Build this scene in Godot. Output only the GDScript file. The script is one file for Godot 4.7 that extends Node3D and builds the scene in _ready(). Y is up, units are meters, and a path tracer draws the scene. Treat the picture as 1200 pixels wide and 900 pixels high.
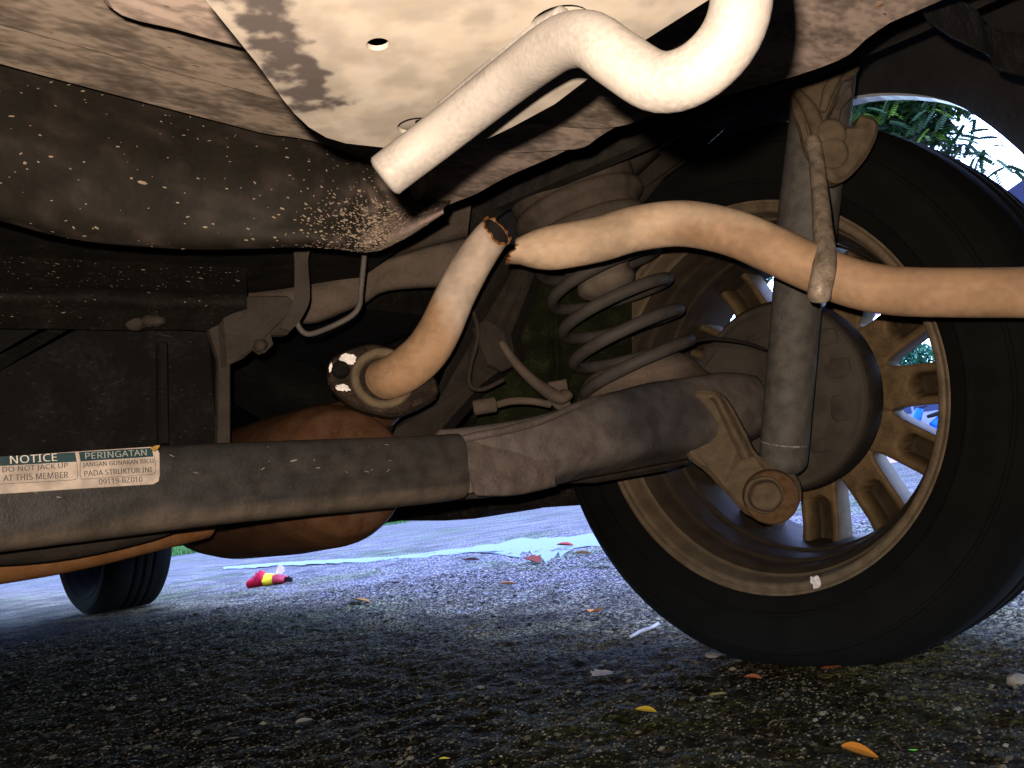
extends Node3D
# A car's rear underside, photographed by flash from under the bumper.
# World: x = the car's right, -z = the car's front, y up, metres; the lens is at (0, 0.21, 0).

const FOCAL := 1000.0
const LENS := Vector3(0, 0.21, 0)
var view_basis: Basis
var T := {}          # textures
var M := {}          # materials
var used := {}
var rng := RandomNumberGenerator.new()
var car: Node3D

# ------------------------------------------------------------------ measuring helpers
func ray(x: float, y: float) -> Vector3:
	return view_basis * Vector3((x - 600.0) / FOCAL, -(y - 450.0) / FOCAL, -1.0)
func P(x: float, y: float, d: float) -> Vector3:
	return LENS + ray(x, y) * d
func on_y(x: float, y: float, h: float) -> Vector3:
	var r := ray(x, y)
	return LENS + r * ((h - LENS.y) / r.y)
func on_z(x: float, y: float, z: float) -> Vector3:
	var r := ray(x, y)
	return LENS + r * ((z - LENS.z) / r.z)
func on_x(x: float, y: float, v: float) -> Vector3:
	var r := ray(x, y)
	return LENS + r * ((v - LENS.x) / r.x)
func pts(list: Array) -> PackedVector3Array:      # [[x, y, depth], ...]
	var a := PackedVector3Array()
	for p in list: a.append(P(p[0], p[1], p[2]))
	return a
func pts_y(list: Array, h: float) -> PackedVector3Array:
	var a := PackedVector3Array()
	for p in list: a.append(on_y(p[0], p[1], h))
	return a

# ------------------------------------------------------------------ scene-tree helpers
func numbered(called: String) -> String:
	if not used.has(called):
		used[called] = 0
		return called
	used[called] += 1
	return "%s_%03d" % [called, used[called]]
func obj(called: String, mesh: Mesh, mat: Material, parent: Node = self) -> MeshInstance3D:
	var o := MeshInstance3D.new()
	o.name = numbered(called) if parent == self else called
	o.mesh = mesh
	if mat: o.material_override = mat
	o.cast_shadow = GeometryInstance3D.SHADOW_CASTING_SETTING_ON
	parent.add_child(o, true)
	return o
func thing(called: String, label: String, category: String, at := Vector3.ZERO, group := "") -> Node3D:
	var o := Node3D.new()
	o.name = numbered(called)
	add_child(o)
	o.position = at
	tag(o, label, category, group)
	return o
func part(called: String, parent: Node) -> Node3D:
	var o := Node3D.new()
	o.name = called
	parent.add_child(o, true)
	return o
func tag(o: Node, label: String, category: String, group := "", kind := "") -> void:
	if label: o.set_meta("label", label)
	if category: o.set_meta("category", category)
	if group: o.set_meta("group", group)
	if kind: o.set_meta("kind", kind)

# ------------------------------------------------------------------ mesh helpers
func smooth(a: PackedVector3Array, n: int) -> PackedVector3Array:   # Catmull-Rom through a, n points by length
	var fine := PackedVector3Array()
	for i in a.size() - 1:
		var p0 := a[maxi(i - 1, 0)]
		var p3 := a[mini(i + 2, a.size() - 1)]
		for k in 12:
			fine.append(a[i].cubic_interpolate(a[i + 1], p0, p3, k / 12.0))
	fine.append(a[a.size() - 1])
	var along := PackedFloat32Array([0.0])
	for i in range(1, fine.size()): along.append(along[i - 1] + fine[i].distance_to(fine[i - 1]))
	var out := PackedVector3Array()
	var j := 0
	for k in n:
		var want := along[along.size() - 1] * k / (n - 1.0)
		while j < along.size() - 2 and along[j + 1] < want: j += 1
		var f := (want - along[j]) / maxf(along[j + 1] - along[j], 1e-9)
		out.append(fine[j].lerp(fine[j + 1], clampf(f, 0, 1)))
	return out
func along_index(a: PackedVector3Array, n: int) -> PackedVector3Array:   # Catmull-Rom, n points spaced by index
	var out := PackedVector3Array()
	for k in n:
		var f := k * (a.size() - 1.0) / (n - 1.0)
		var i := mini(int(f), a.size() - 2)
		out.append(a[i].cubic_interpolate(a[i + 1], a[maxi(i - 1, 0)], a[mini(i + 2, a.size() - 1)], f - i))
	return out
func quad(st: SurfaceTool, a: int, b: int, c: int, d: int) -> void:
	st.add_index(a); st.add_index(b); st.add_index(c)
	st.add_index(a); st.add_index(c); st.add_index(d)
func begin() -> SurfaceTool:
	var st := SurfaceTool.new()
	st.begin(Mesh.PRIMITIVE_TRIANGLES)
	return st
func done(st: SurfaceTool) -> ArrayMesh:
	st.generate_normals()
	return st.commit()
func grid(rows: Array, closed_u := false, closed_v := false, cols = null) -> ArrayMesh:
	var st := begin()
	var nv: int = rows[0].size()
	for i in rows.size():
		for j in nv:
			if cols != null: st.set_color(cols[i][j])
			st.add_vertex(rows[i][j])
	var iu := rows.size() if closed_u else rows.size() - 1
	var jv := nv if closed_v else nv - 1
	for i in iu:
		for j in jv:
			var i2 := (i + 1) % rows.size()
			var j2 := (j + 1) % nv
			quad(st, i * nv + j, i * nv + j2, i2 * nv + j2, i2 * nv + j)
	return done(st)
func frames(path: PackedVector3Array) -> Array:
	var out := []
	var t0 := (path[1] - path[0]).normalized()
	var u := t0.cross(Vector3.UP)
	if u.length() < 0.1: u = t0.cross(Vector3.RIGHT)
	u = u.normalized()
	for i in path.size():
		var t := (path[mini(i + 1, path.size() - 1)] - path[maxi(i - 1, 0)]).normalized()
		u = (u - t * u.dot(t)).normalized()
		out.append([t, u, t.cross(u)])
	return out
func tube_rows(path: PackedVector3Array, radius, seg := 20, squash := 1.0, rough := 0.0) -> Array:
	var rows := []
	var fr := frames(path)
	for i in path.size():
		var f := i / (path.size() - 1.0)
		var r: float = radius if not (radius is Array) else lerp_list(radius, f)
		var ring := PackedVector3Array()
		for k in seg:
			var a := TAU * k / seg
			var rr := r * (1.0 + rough * bump_noise(path[i].x * 70 + cos(a), path[i].y * 70 + sin(a), path[i].z * 70))
			ring.append(path[i] + (fr[i][1] * cos(a) + fr[i][2] * sin(a) * squash) * rr)
		rows.append(ring)
	return rows
func lerp_list(l: Array, f: float) -> float:
	var x := f * (l.size() - 1)
	var i := mini(int(x), l.size() - 2)
	return lerpf(l[i], l[i + 1], x - i)
var noise0 := FastNoiseLite.new()
func bump_noise(x: float, y: float, z: float) -> float:
	return noise0.get_noise_3d(x * 20.0, y * 20.0, z * 20.0)
func dusted(rows: Array, amount: Callable, low: Color, high: Color) -> Array:     # colours for tube rows: how much dust lies along the length and round the section
	var cols := []
	for i in rows.size():
		var c := PackedColorArray()
		for k in rows[i].size():
			var p: Vector3 = rows[i][k]
			var n := noise0.get_noise_3d(p.x * 2500, p.y * 2500, p.z * 2500)
			c.append(low.lerp(high, clampf(amount.call(i / (rows.size() - 1.0) + n * 0.05, TAU * k / rows[i].size()) + n * 0.12, 0.0, 1.0)))
		cols.append(c)
	return cols
func cap(rows: Array) -> void:                     # rounds off both ends of tube rows
	for e in [0, 1]:
		var ring: PackedVector3Array = rows[0] if e == 0 else rows[rows.size() - 1]
		var nxt: PackedVector3Array = rows[1] if e == 0 else rows[rows.size() - 2]
		var c := Vector3.ZERO
		var c2 := Vector3.ZERO
		for k in ring.size():
			c += ring[k] / ring.size()
			c2 += nxt[k] / ring.size()
		var out := (c - c2).normalized()
		var r := c.distance_to(ring[0])
		for s in [[0.9, 0.13], [0.7, 0.2], [0.0, 0.23]]:
			var nr := PackedVector3Array()
			for k in ring.size(): nr.append(c + (ring[k] - c) * s[0] + out * r * s[1])
			if e == 0: rows.push_front(nr)
			else: rows.push_back(nr)
func tube(list: PackedVector3Array, radius, n := 40, seg := 20, capped := true, squash := 1.0, rough := 0.0) -> ArrayMesh:
	var rows := tube_rows(smooth(list, n), radius, seg, squash, rough)
	if capped: cap(rows)
	return grid(rows, false, true)
func lathe(profile: Array, origin: Vector3, axis: Vector3, seg := 64, closed := false, wob := 0.0) -> ArrayMesh:   # [[along, radius], ...]
	var t := axis.normalized()
	var u := t.cross(Vector3.UP if absf(t.y) < 0.9 else Vector3.RIGHT).normalized()
	var v := t.cross(u)
	var rows := []
	for p in profile:
		var ring := PackedVector3Array()
		for k in seg:
			var a := TAU * k / seg
			var r: float = p[1] * (1.0 + wob * sin(a * 2.0 + 1.0) + wob * 0.6 * sin(a * 5.0))
			ring.append(origin + t * p[0] + (u * cos(a) + v * sin(a)) * r)
		rows.append(ring)
	last_rows = rows
	return grid(rows, closed, true)
func round_profile(profile: Array, r: float) -> Array:    # cuts each inner corner of a lathe profile
	var out := [profile[0]]
	for i in range(1, profile.size() - 1):
		var p := Vector2(profile[i][0], profile[i][1])
		var a := Vector2(profile[i - 1][0], profile[i - 1][1])
		var b := Vector2(profile[i + 1][0], profile[i + 1][1])
		var q := p + (a - p).normalized() * minf(r, p.distance_to(a) * 0.4)
		var s := p + (b - p).normalized() * minf(r, p.distance_to(b) * 0.4)
		var m := (q + s) * 0.25 + p * 0.5
		for w in [q, m, s]: out.append([w.x, w.y])
	out.append(profile[profile.size() - 1])
	return out
func prism(poly: PackedVector3Array, back: Vector3, bevel := 0.0015) -> ArrayMesh:   # front face poly, extruded by back, edge chamfered
	var n := poly.size()
	var c := Vector3.ZERO
	for p in poly: c += p / n
	var w := back.normalized()
	var u := (poly[0] - c)
	u = (u - w * u.dot(w)).normalized()
	var v := w.cross(u)
	var flat := PackedVector2Array()
	for p in poly: flat.append(Vector2((p - c).dot(u), (p - c).dot(v)))
	if Geometry2D.is_polygon_clockwise(flat):
		poly = poly.duplicate(); poly.reverse(); flat.reverse()
	var tri := Geometry2D.triangulate_polygon(flat)
	var inner := PackedVector3Array()
	for i in n:
		var e1 := (flat[i] - flat[(i + n - 1) % n]).normalized()
		var e2 := (flat[(i + 1) % n] - flat[i]).normalized()
		var m := (Vector2(-e1.y, e1.x) + Vector2(-e2.y, e2.x)).normalized()
		inner.append(poly[i] + (u * m.x + v * m.y) * bevel)
	var st := begin()
	st.set_smooth_group(-1)
	var face := func(a: Vector3, b: Vector3, d: Vector3):
		st.add_vertex(a); st.add_vertex(b); st.add_vertex(d)
	for i in range(0, tri.size(), 3):
		face.call(inner[tri[i]], inner[tri[i + 1]], inner[tri[i + 2]])
		face.call(poly[tri[i]] + back, poly[tri[i + 2]] + back, poly[tri[i + 1]] + back)
	for i in n:
		var j := (i + 1) % n
		var ai := poly[i] + w * bevel
		var aj := poly[j] + w * bevel
		face.call(inner[i], ai, aj); face.call(inner[i], aj, inner[j])
		face.call(ai, poly[i] + back, poly[j] + back); face.call(ai, poly[j] + back, aj)
	return done(st)
func block(lo: Vector3, hi: Vector3, bevel := 0.006) -> ArrayMesh:   # chamfered box
	var p := PackedVector3Array([Vector3(lo.x, lo.y, hi.z), Vector3(hi.x, lo.y, hi.z), Vector3(hi.x, hi.y, hi.z), Vector3(lo.x, hi.y, hi.z)])
	return prism(p, Vector3(0, 0, lo.z - hi.z), bevel)
func curve2(list: Array, n: int) -> Array:         # smooth closed 2D outline
	var a := PackedVector3Array()
	for p in list: a.append(Vector3(p[0], p[1], 0))
	var out := []
	for p in smooth(a, n): out.append([p.x, p.y])
	return out
func loft(curves: Array, nu: int, nv: int, dent := 0.0, freq := 1.0, paint = null) -> ArrayMesh:
	var cs := []
	for c in curves: cs.append(along_index(c, nv))
	var rows := []
	for i in nu: rows.append(PackedVector3Array())
	for j in nv:
		var col := PackedVector3Array()
		for c in cs: col.append(c[j])
		var s := smooth(col, nu)
		for i in nu: rows[i].append(s[i])
	var cols = null
	if paint != null: cols = []
	for i in nu:
		var r: PackedVector3Array = rows[i]
		var cc := PackedColorArray()
		for j in nv:
			if paint != null: cc.append(paint.call(i / (nu - 1.0), j / (nv - 1.0)))
			if dent > 0.0:
				var k := noise0.get_noise_3d(r[j].x * 400 * freq, r[j].y * 400 * freq, r[j].z * 400 * freq)
				r[j] += Vector3(0.3, 1, 0.3) * k * dent
		rows[i] = r
		if paint != null: cols.append(cc)
	last_rows = rows
	return grid(rows, false, false, cols)
var last_rows := []
func transposed(rows: Array) -> Array:
	var out := []
	for j in rows[0].size():
		var r := PackedVector3Array()
		for i in rows.size(): r.append(rows[i][j])
		out.append(r)
	return out
func flecks(called: String, rows: Array, i0: int, i1: int, j0: int, j1: int, n: int, size: float, m: Material, chance = null, long := 1.8, thick := 1.0) -> void:
	# small raised specks of dried mud scattered over a surface given by its rows
	var st := begin()
	st.set_smooth_group(-1)
	for k in 6:
		var a := TAU * k / 6
		var b := TAU * (k + 1) / 6
		st.add_vertex(Vector3(0, 0.25, 0)); st.add_vertex(Vector3(cos(a), 0, sin(a))); st.add_vertex(Vector3(cos(b), 0, sin(b)))
	var mm := MultiMesh.new()
	mm.transform_format = MultiMesh.TRANSFORM_3D
	mm.mesh = done(st)
	var list := []
	while list.size() < n:
		var u := rng.randf()
		var v := rng.randf()
		if chance != null and rng.randf() > chance.call(u, v): continue
		var fi := lerpf(i0, i1, u)
		var fj := lerpf(j0, j1, v)
		var i := int(fi)
		var j := int(fj)
		var p00: Vector3 = rows[i][j]
		var du: Vector3 = rows[i + 1][j] - p00
		var dv: Vector3 = rows[i][j + 1] - p00
		var nn := du.cross(dv).normalized()
		if nn.dot(LENS - p00) < 0.0: nn = -nn
		var t := dv.normalized().rotated(nn, rng.randfn(0.0, 0.35))
		var s := size * exp(rng.randfn(-0.25, 0.42))
		var l := s * rng.randf_range(0.8, long)
		list.append(Transform3D(Basis(t * l, nn * s * thick, t.cross(nn) * s * 0.6), p00 + du * (fi - i) + dv * (fj - j) + nn * 0.0001))
	mm.instance_count = n
	for k in n: mm.set_instance_transform(k, list[k])
	var o := MultiMeshInstance3D.new()
	o.name = called
	o.multimesh = mm
	o.material_override = m
	car.add_child(o, true)
	o.set_meta("kind", "stuff")

# ------------------------------------------------------------------ materials
func noise_bytes(seed: int, size: int, freq: float, octaves := 4, kind := FastNoiseLite.TYPE_SIMPLEX_SMOOTH) -> PackedByteArray:
	var n := FastNoiseLite.new()
	n.seed = seed
	n.noise_type = kind
	n.frequency = freq
	n.fractal_octaves = octaves
	n.fractal_type = FastNoiseLite.FRACTAL_FBM if octaves > 1 else FastNoiseLite.FRACTAL_NONE
	if kind == FastNoiseLite.TYPE_CELLULAR: n.cellular_return_type = FastNoiseLite.RETURN_CELL_VALUE
	var im := n.get_seamless_image(size, size, false, false, 0.15)
	im.convert(Image.FORMAT_L8)
	return im.get_data()
func mottled(name_: String, seed: int, size: int, f1: float, f2: float, ramp: Array, flecks := 0, fleck_col := Color.WHITE, long := 3.0) -> void:
	# ramp: [[value, colour], ...] over a mix of a coarse and a fine noise
	var a := noise_bytes(seed, size, f1, 5)
	var b := noise_bytes(seed + 7, size, f2, 3)
	var lut := PackedByteArray()
	for v in 256:
		var x := v / 255.0
		var i := 0
		while i < ramp.size() - 2 and x > ramp[i + 1][0]: i += 1
		var c: Color = ramp[i][1].lerp(ramp[i + 1][1], clampf((x - ramp[i][0]) / (ramp[i + 1][0] - ramp[i][0]), 0, 1))
		lut.append(int(c.r * 255)); lut.append(int(c.g * 255)); lut.append(int(c.b * 255))
	var out := PackedByteArray()
	out.resize(size * size * 3)
	for i in size * size:
		var v := (a[i] * 5 + b[i] * 3) >> 3
		out[i * 3] = lut[v * 3]; out[i * 3 + 1] = lut[v * 3 + 1]; out[i * 3 + 2] = lut[v * 3 + 2]
	var im := Image.create_from_data(size, size, false, Image.FORMAT_RGB8, out)
	var r := RandomNumberGenerator.new()
	r.seed = seed
	for k in flecks:
		var x := r.randi() % size
		var y := r.randi() % size
		if a[y * size + x] < 120 and r.randf() < 0.75: continue
		var l := int(r.randf_range(1, long) * (3.0 if r.randf() < 0.06 else 1.0))
		var h := 1 if r.randf() < 0.6 else 2
		var s := r.randf_range(-0.5, 0.5)
		var t := r.randf_range(0.25, 1.0)
		for q in l:
			for g in h:
				var px := posmod(x + q, size)
				var py := posmod(y + g + int(q * s), size)
				im.set_pixel(px, py, im.get_pixel(px, py).lerp(fleck_col, t))
	im.generate_mipmaps()
	T[name_] = ImageTexture.create_from_image(im)
func bump_map(name_: String, seed: int, size: int, f1: float, f2: float, strength: float, cell := false) -> void:
	var a := noise_bytes(seed, size, f1, 4)
	var b := noise_bytes(seed + 3, size, f2, 2, FastNoiseLite.TYPE_CELLULAR if cell else FastNoiseLite.TYPE_SIMPLEX_SMOOTH)
	var out := PackedByteArray()
	out.resize(size * size)
	for i in size * size: out[i] = (a[i] + b[i]) >> 1
	var im := Image.create_from_data(size, size, false, Image.FORMAT_L8, out)
	im.convert(Image.FORMAT_RGBA8)
	im.bump_map_to_normal_map(strength)
	im.generate_mipmaps()
	T[name_] = ImageTexture.create_from_image(im)
func plate_texture() -> void:      # pale dusty steel with a band of grey dirt baked on along its left edge
	var size := 768
	var a := noise_bytes(55, size, 0.020, 5)
	var b := noise_bytes(56, size, 0.045, 5)
	var band := []
	for q in [[268, -40], [300, 10], [322, 45], [345, 85], [372, 118]]:
		var p := on_y(q[0], q[1], 0.3126)
		band.append(Vector2(p.x, p.z))
	var out := PackedByteArray()
	out.resize(size * size * 3)
	for j in size:
		for i in size:
			var n := a[j * size + i] / 255.0
			var m := b[j * size + i] / 255.0
			var w := Vector2((i + 0.5) / size * 0.34, (j + 0.5) / size * 0.34 - 0.34)
			var v := 0.87 + 0.13 * smoothstep(0.3, 0.7, n)
			var c := Color(v, v * lerpf(0.975, 1.0, m), v * lerpf(0.93, 1.0, m))
			if w.x < 0.18:
				var d := 1.0
				for k in 4: d = minf(d, w.distance_to(Geometry2D.get_closest_point_to_segment(w, band[k], band[k + 1])))
				var near := smoothstep(0.014, 0.002, d) 
				var dirt := clampf(smoothstep(0.58, 0.86, near * 0.46 + m * 0.62) + 0.25 * near * n, 0.0, 0.92)
				c = c.lerp(Color(0.42, 0.40, 0.41), dirt)
			var at := (j * size + i) * 3
			out[at] = int(c.r * 255); out[at + 1] = int(c.g * 255); out[at + 2] = int(c.b * 255)
	var im := Image.create_from_data(size, size, false, Image.FORMAT_RGB8, out)
	im.generate_mipmaps()
	T["plate"] = ImageTexture.create_from_image(im)
func g(v: float) -> Color: return Color(v, v, v)
func lin(r: float, gg: float, b: float) -> Color: return Color(r, gg, b).linear_to_srgb()
func mat(name_: String, col: Color, tex: String, scale: float, rough := 0.85, nrm := "", nscale := 1.0, nuv := 0.0, metal := 0.0, vcol := false) -> StandardMaterial3D:
	var m := StandardMaterial3D.new()
	m.albedo_color = col
	m.roughness = rough
	m.metallic = metal
	m.metallic_specular = 0.2
	if tex:
		m.albedo_texture = T[tex]
		m.uv1_triplanar = true
		m.uv1_scale = Vector3.ONE * scale
	if nrm:
		m.normal_enabled = true
		m.normal_texture = T[nrm]
		m.normal_scale = nscale
		m.uv1_triplanar = true
		if not tex: m.uv1_scale = Vector3.ONE * scale
	m.vertex_color_use_as_albedo = vcol
	M[name_] = m
	return m
func make_materials() -> void:
	mottled("dust", 11, 512, 0.012, 0.09, [[0.0, g(0.62)], [0.36, g(0.80)], [0.5, g(0.88)], [0.64, g(0.95)], [1.0, g(1.0)]], 700, g(1.0), 4.0)
	mottled("grime", 21, 512, 0.010, 0.07, [[0.0, g(0.26)], [0.4, g(0.34)], [0.55, g(0.42)], [0.7, g(0.55)], [1.0, g(0.8)]], 1500, g(1.0), 8.0)
	mottled("rust", 31, 512, 0.02, 0.12, [[0.0, Color(0.66, 0.52, 0.42)], [0.36, Color(0.84, 0.76, 0.68)], [0.52, Color(0.93, 0.88, 0.82)], [0.66, Color(0.98, 0.95, 0.92)], [1.0, Color(1, 1, 1)]], 300, Color(0.4, 0.22, 0.12), 3.0)
	mottled("skin", 41, 512, 0.006, 0.15, [[0.0, g(0.70)], [0.45, g(0.85)], [0.6, g(0.95)], [1.0, g(1.0)]], 120, g(0.45), 3.0)
	mottled("blotch", 51, 512, 0.016, 0.07, [[0.0, g(0.74)], [0.3, g(0.86)], [0.42, g(0.92)], [0.6, g(0.97)], [1.0, g(1.0)]], 60, g(0.6), 3.0)
	mottled("asphalt", 61, 1024, 0.035, 0.11, [[0.0, g(0.14)], [0.36, g(0.28)], [0.48, g(0.46)], [0.58, g(0.70)], [0.70, g(0.92)], [1.0, g(1.0)]], 16000, g(1.0), 5.0)
	mottled("scuffed", 71, 512, 0.014, 0.08, [[0.0, g(0.45)], [0.36, g(0.66)], [0.5, g(0.80)], [0.62, g(0.94)], [1.0, g(1.0)]], 500, g(0.5), 5.0)
	bump_map("fine", 5, 512, 0.05, 0.16, 3.0)
	bump_map("coarse", 6, 512, 0.015, 0.06, 8.0)
	bump_map("gravel", 8, 1024, 0.06, 0.09, 10.0, true)
	mat("pan", lin(0.110, 0.088, 0.070), "scuffed", 6.0, 0.8, "coarse", 0.04).uv1_scale = Vector3(2.6, 5.0, 7.0)
	mat("pan_wide", lin(0.150, 0.118, 0.100), "scuffed", 4.0, 0.75, "coarse", 0.04).uv1_scale = Vector3(2.4, 5.0, 5.0)
	plate_texture()
	mat("plate", lin(0.096, 0.088, 0.078), "plate", 1.0 / 0.34, 0.7, "coarse", 0.05).uv1_world_triplanar = true
	mat("hook", lin(0.070, 0.064, 0.058), "skin", 8.0, 0.55, "fine", 0.15)
	mat("well", lin(0.14, 0.14, 0.14), "dust", 5.0, 0.7, "coarse", 0.10, 0.0, 0.0, true)
	mat("tar", lin(0.020, 0.017, 0.013), "grime", 6.0, 0.85, "coarse", 0.3)
	mat("tank", lin(0.011, 0.0105, 0.0095), "grime", 5.0, 0.85, "coarse", 0.08)
	mat("brown", lin(0.060, 0.047, 0.037), "dust", 6.0, 0.85, "coarse", 0.3)
	mat("brown_dark", lin(0.021, 0.0172, 0.0142), "dust", 6.0, 0.85, "coarse", 0.3)
	mat("moss", lin(0.030, 0.036, 0.012), "grime", 8.0, 0.9, "coarse", 0.5)
	mat("beam", lin(0.08, 0.08, 0.08), "dust", 8.0, 0.5, "fine", 0.25, 0.0, 0.0, true)
	mat("arm", lin(0.070, 0.057, 0.051), "dust", 7.0, 0.6, "coarse", 0.3)
	mat("pipe", Color.WHITE, "dust", 2.5, 0.6, "fine", 0.07, 0.0, 0.0, true)
	mat("pipe_dark", lin(0.20, 0.090, 0.035), "rust", 6.0, 0.6, "fine", 0.2)
	mat("rust_edge", lin(0.12, 0.058, 0.02), "rust", 30.0, 0.9, "coarse", 0.8)
	mat("soot", lin(0.012, 0.010, 0.009), "dust", 10.0, 0.95)
	mat("flange", lin(0.08, 0.055, 0.038), "grime", 14.0, 0.6, "coarse", 0.6, 0.0, 0.4)
	mat("muffler", lin(0.058, 0.034, 0.021), "rust", 5.0, 0.33, "fine", 0.15, 0.0, 0.3)
	mat("white_paint", lin(0.6, 0.57, 0.55), "dust", 20.0, 0.8)
	mat("shock", lin(0.072, 0.067, 0.061), "dust", 10.0, 0.65, "fine", 0.3, 0.0, 0.1)
	mat("spring", lin(0.045, 0.040, 0.037), "skin", 10.0, 0.6, "fine", 0.2)
	mat("rubber", lin(0.105, 0.085, 0.068), "dust", 9.0, 0.9, "fine", 0.4)
	mat("tyre", lin(0.0035, 0.0035, 0.0033), "skin", 6.0, 0.9, "fine", 0.25)
	mat("rim", lin(0.105, 0.080, 0.053), "dust", 7.0, 0.6, "fine", 0.2, 0.0, 0.15)
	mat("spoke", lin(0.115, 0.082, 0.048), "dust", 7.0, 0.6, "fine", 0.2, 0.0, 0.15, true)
	mat("barrel", lin(0.034, 0.026, 0.019), "dust", 7.0, 0.6, "fine", 0.2, 0.0, 0.1)
	mat("drum", lin(0.046, 0.040, 0.033), "skin", 6.0, 0.8, "fine", 0.2)
	mat("liner", lin(0.020, 0.018, 0.016), "dust", 5.0, 0.9, "coarse", 0.3)
	mat("black_trim", lin(0.03, 0.026, 0.022), "grime", 6.0, 0.9, "coarse", 0.5)
	mat("bracket", lin(0.080, 0.060, 0.039), "dust", 12.0, 0.85, "coarse", 0.5)
	mat("rod", lin(0.215, 0.172, 0.132), "scuffed", 12.0, 0.42, "fine", 0.25, 0.0, 0.12)
	mat("weld", lin(0.10, 0.078, 0.06), "dust", 20.0, 0.7, "coarse", 0.6)
	mat("paintwork", lin(0.30, 0.30, 0.31), "skin", 1.0, 0.3)
	mat("label_paper", lin(0.20, 0.170, 0.145), "skin", 20.0, 0.6)
	mat("label_teal", lin(0.007, 0.02, 0.024), "skin", 20.0, 0.6)
	mat("ink", lin(0.03, 0.03, 0.032), "", 1.0, 0.7)
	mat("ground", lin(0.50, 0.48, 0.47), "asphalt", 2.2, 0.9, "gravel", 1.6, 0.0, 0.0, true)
	mat("pebble", Color.WHITE, "", 1.0, 0.8, "", 1.0, 0.0, 0.0, true)

# ------------------------------------------------------------------ camera, sky, light
func make_view() -> void:
	view_basis = Basis.from_euler(Vector3(deg_to_rad(7.22), deg_to_rad(-42.7), deg_to_rad(-7.75)))
	var cam := Camera3D.new()
	cam.name = "camera"
	cam.fov = rad_to_deg(2.0 * atan(450.0 / FOCAL))
	cam.near = 0.01
	cam.far = 900.0
	cam.transform = Transform3D(view_basis, LENS)
	add_child(cam)
	cam.current = true
	var e := Environment.new()
	e.background_mode = Environment.BG_SKY
	var sm := ProceduralSkyMaterial.new()
	sm.sky_top_color = Color(0.60, 0.67, 1.0)
	sm.sky_horizon_color = Color(0.78, 0.92, 1.0)
	sm.sky_curve = 0.2
	sm.ground_bottom_color = Color(0.10, 0.10, 0.11)
	sm.ground_horizon_color = Color(0.25, 0.27, 0.31)
	sm.sky_energy_multiplier = 2.8
	sm.ground_energy_multiplier = 0.6
	var sky := Sky.new()
	sky.sky_material = sm
	e.sky = sky
	e.background_energy_multiplier = 1.0
	e.tonemap_mode = Environment.TONE_MAPPER_LINEAR
	e.tonemap_exposure = 1.0
	e.sdfgi_enabled = true
	e.ssao_enabled = true
	e.ssil_enabled = true
	var we := WorldEnvironment.new()
	we.name = "environment"
	we.environment = e
	add_child(we)
	var sun := DirectionalLight3D.new()       # overcast dusk: weak and very soft
	sun.name = "overcast_sun"
	sun.light_color = Color(0.86, 0.9, 1.0)
	sun.light_energy = 0.2
	sun.light_angular_distance = 20.0
	sun.shadow_enabled = true
	sun.rotation_degrees = Vector3(-50, 70, 0)
	add_child(sun)
	var flash := AreaLight3D.new()            # the camera's flash, just above the lens
	flash.name = "camera_flash"
	flash.light_color = Color(1.0, 0.91, 0.82)
	flash.light_energy = 0.95
	flash.area_size = Vector2(0.004, 0.004)
	flash.area_range = 12.0
	flash.area_attenuation = 2.0
	flash.shadow_enabled = true
	flash.position = LENS + view_basis * Vector3(-0.008, 0.0135, -0.002)
	flash.transform.basis = view_basis
	add_child(flash)

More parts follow.
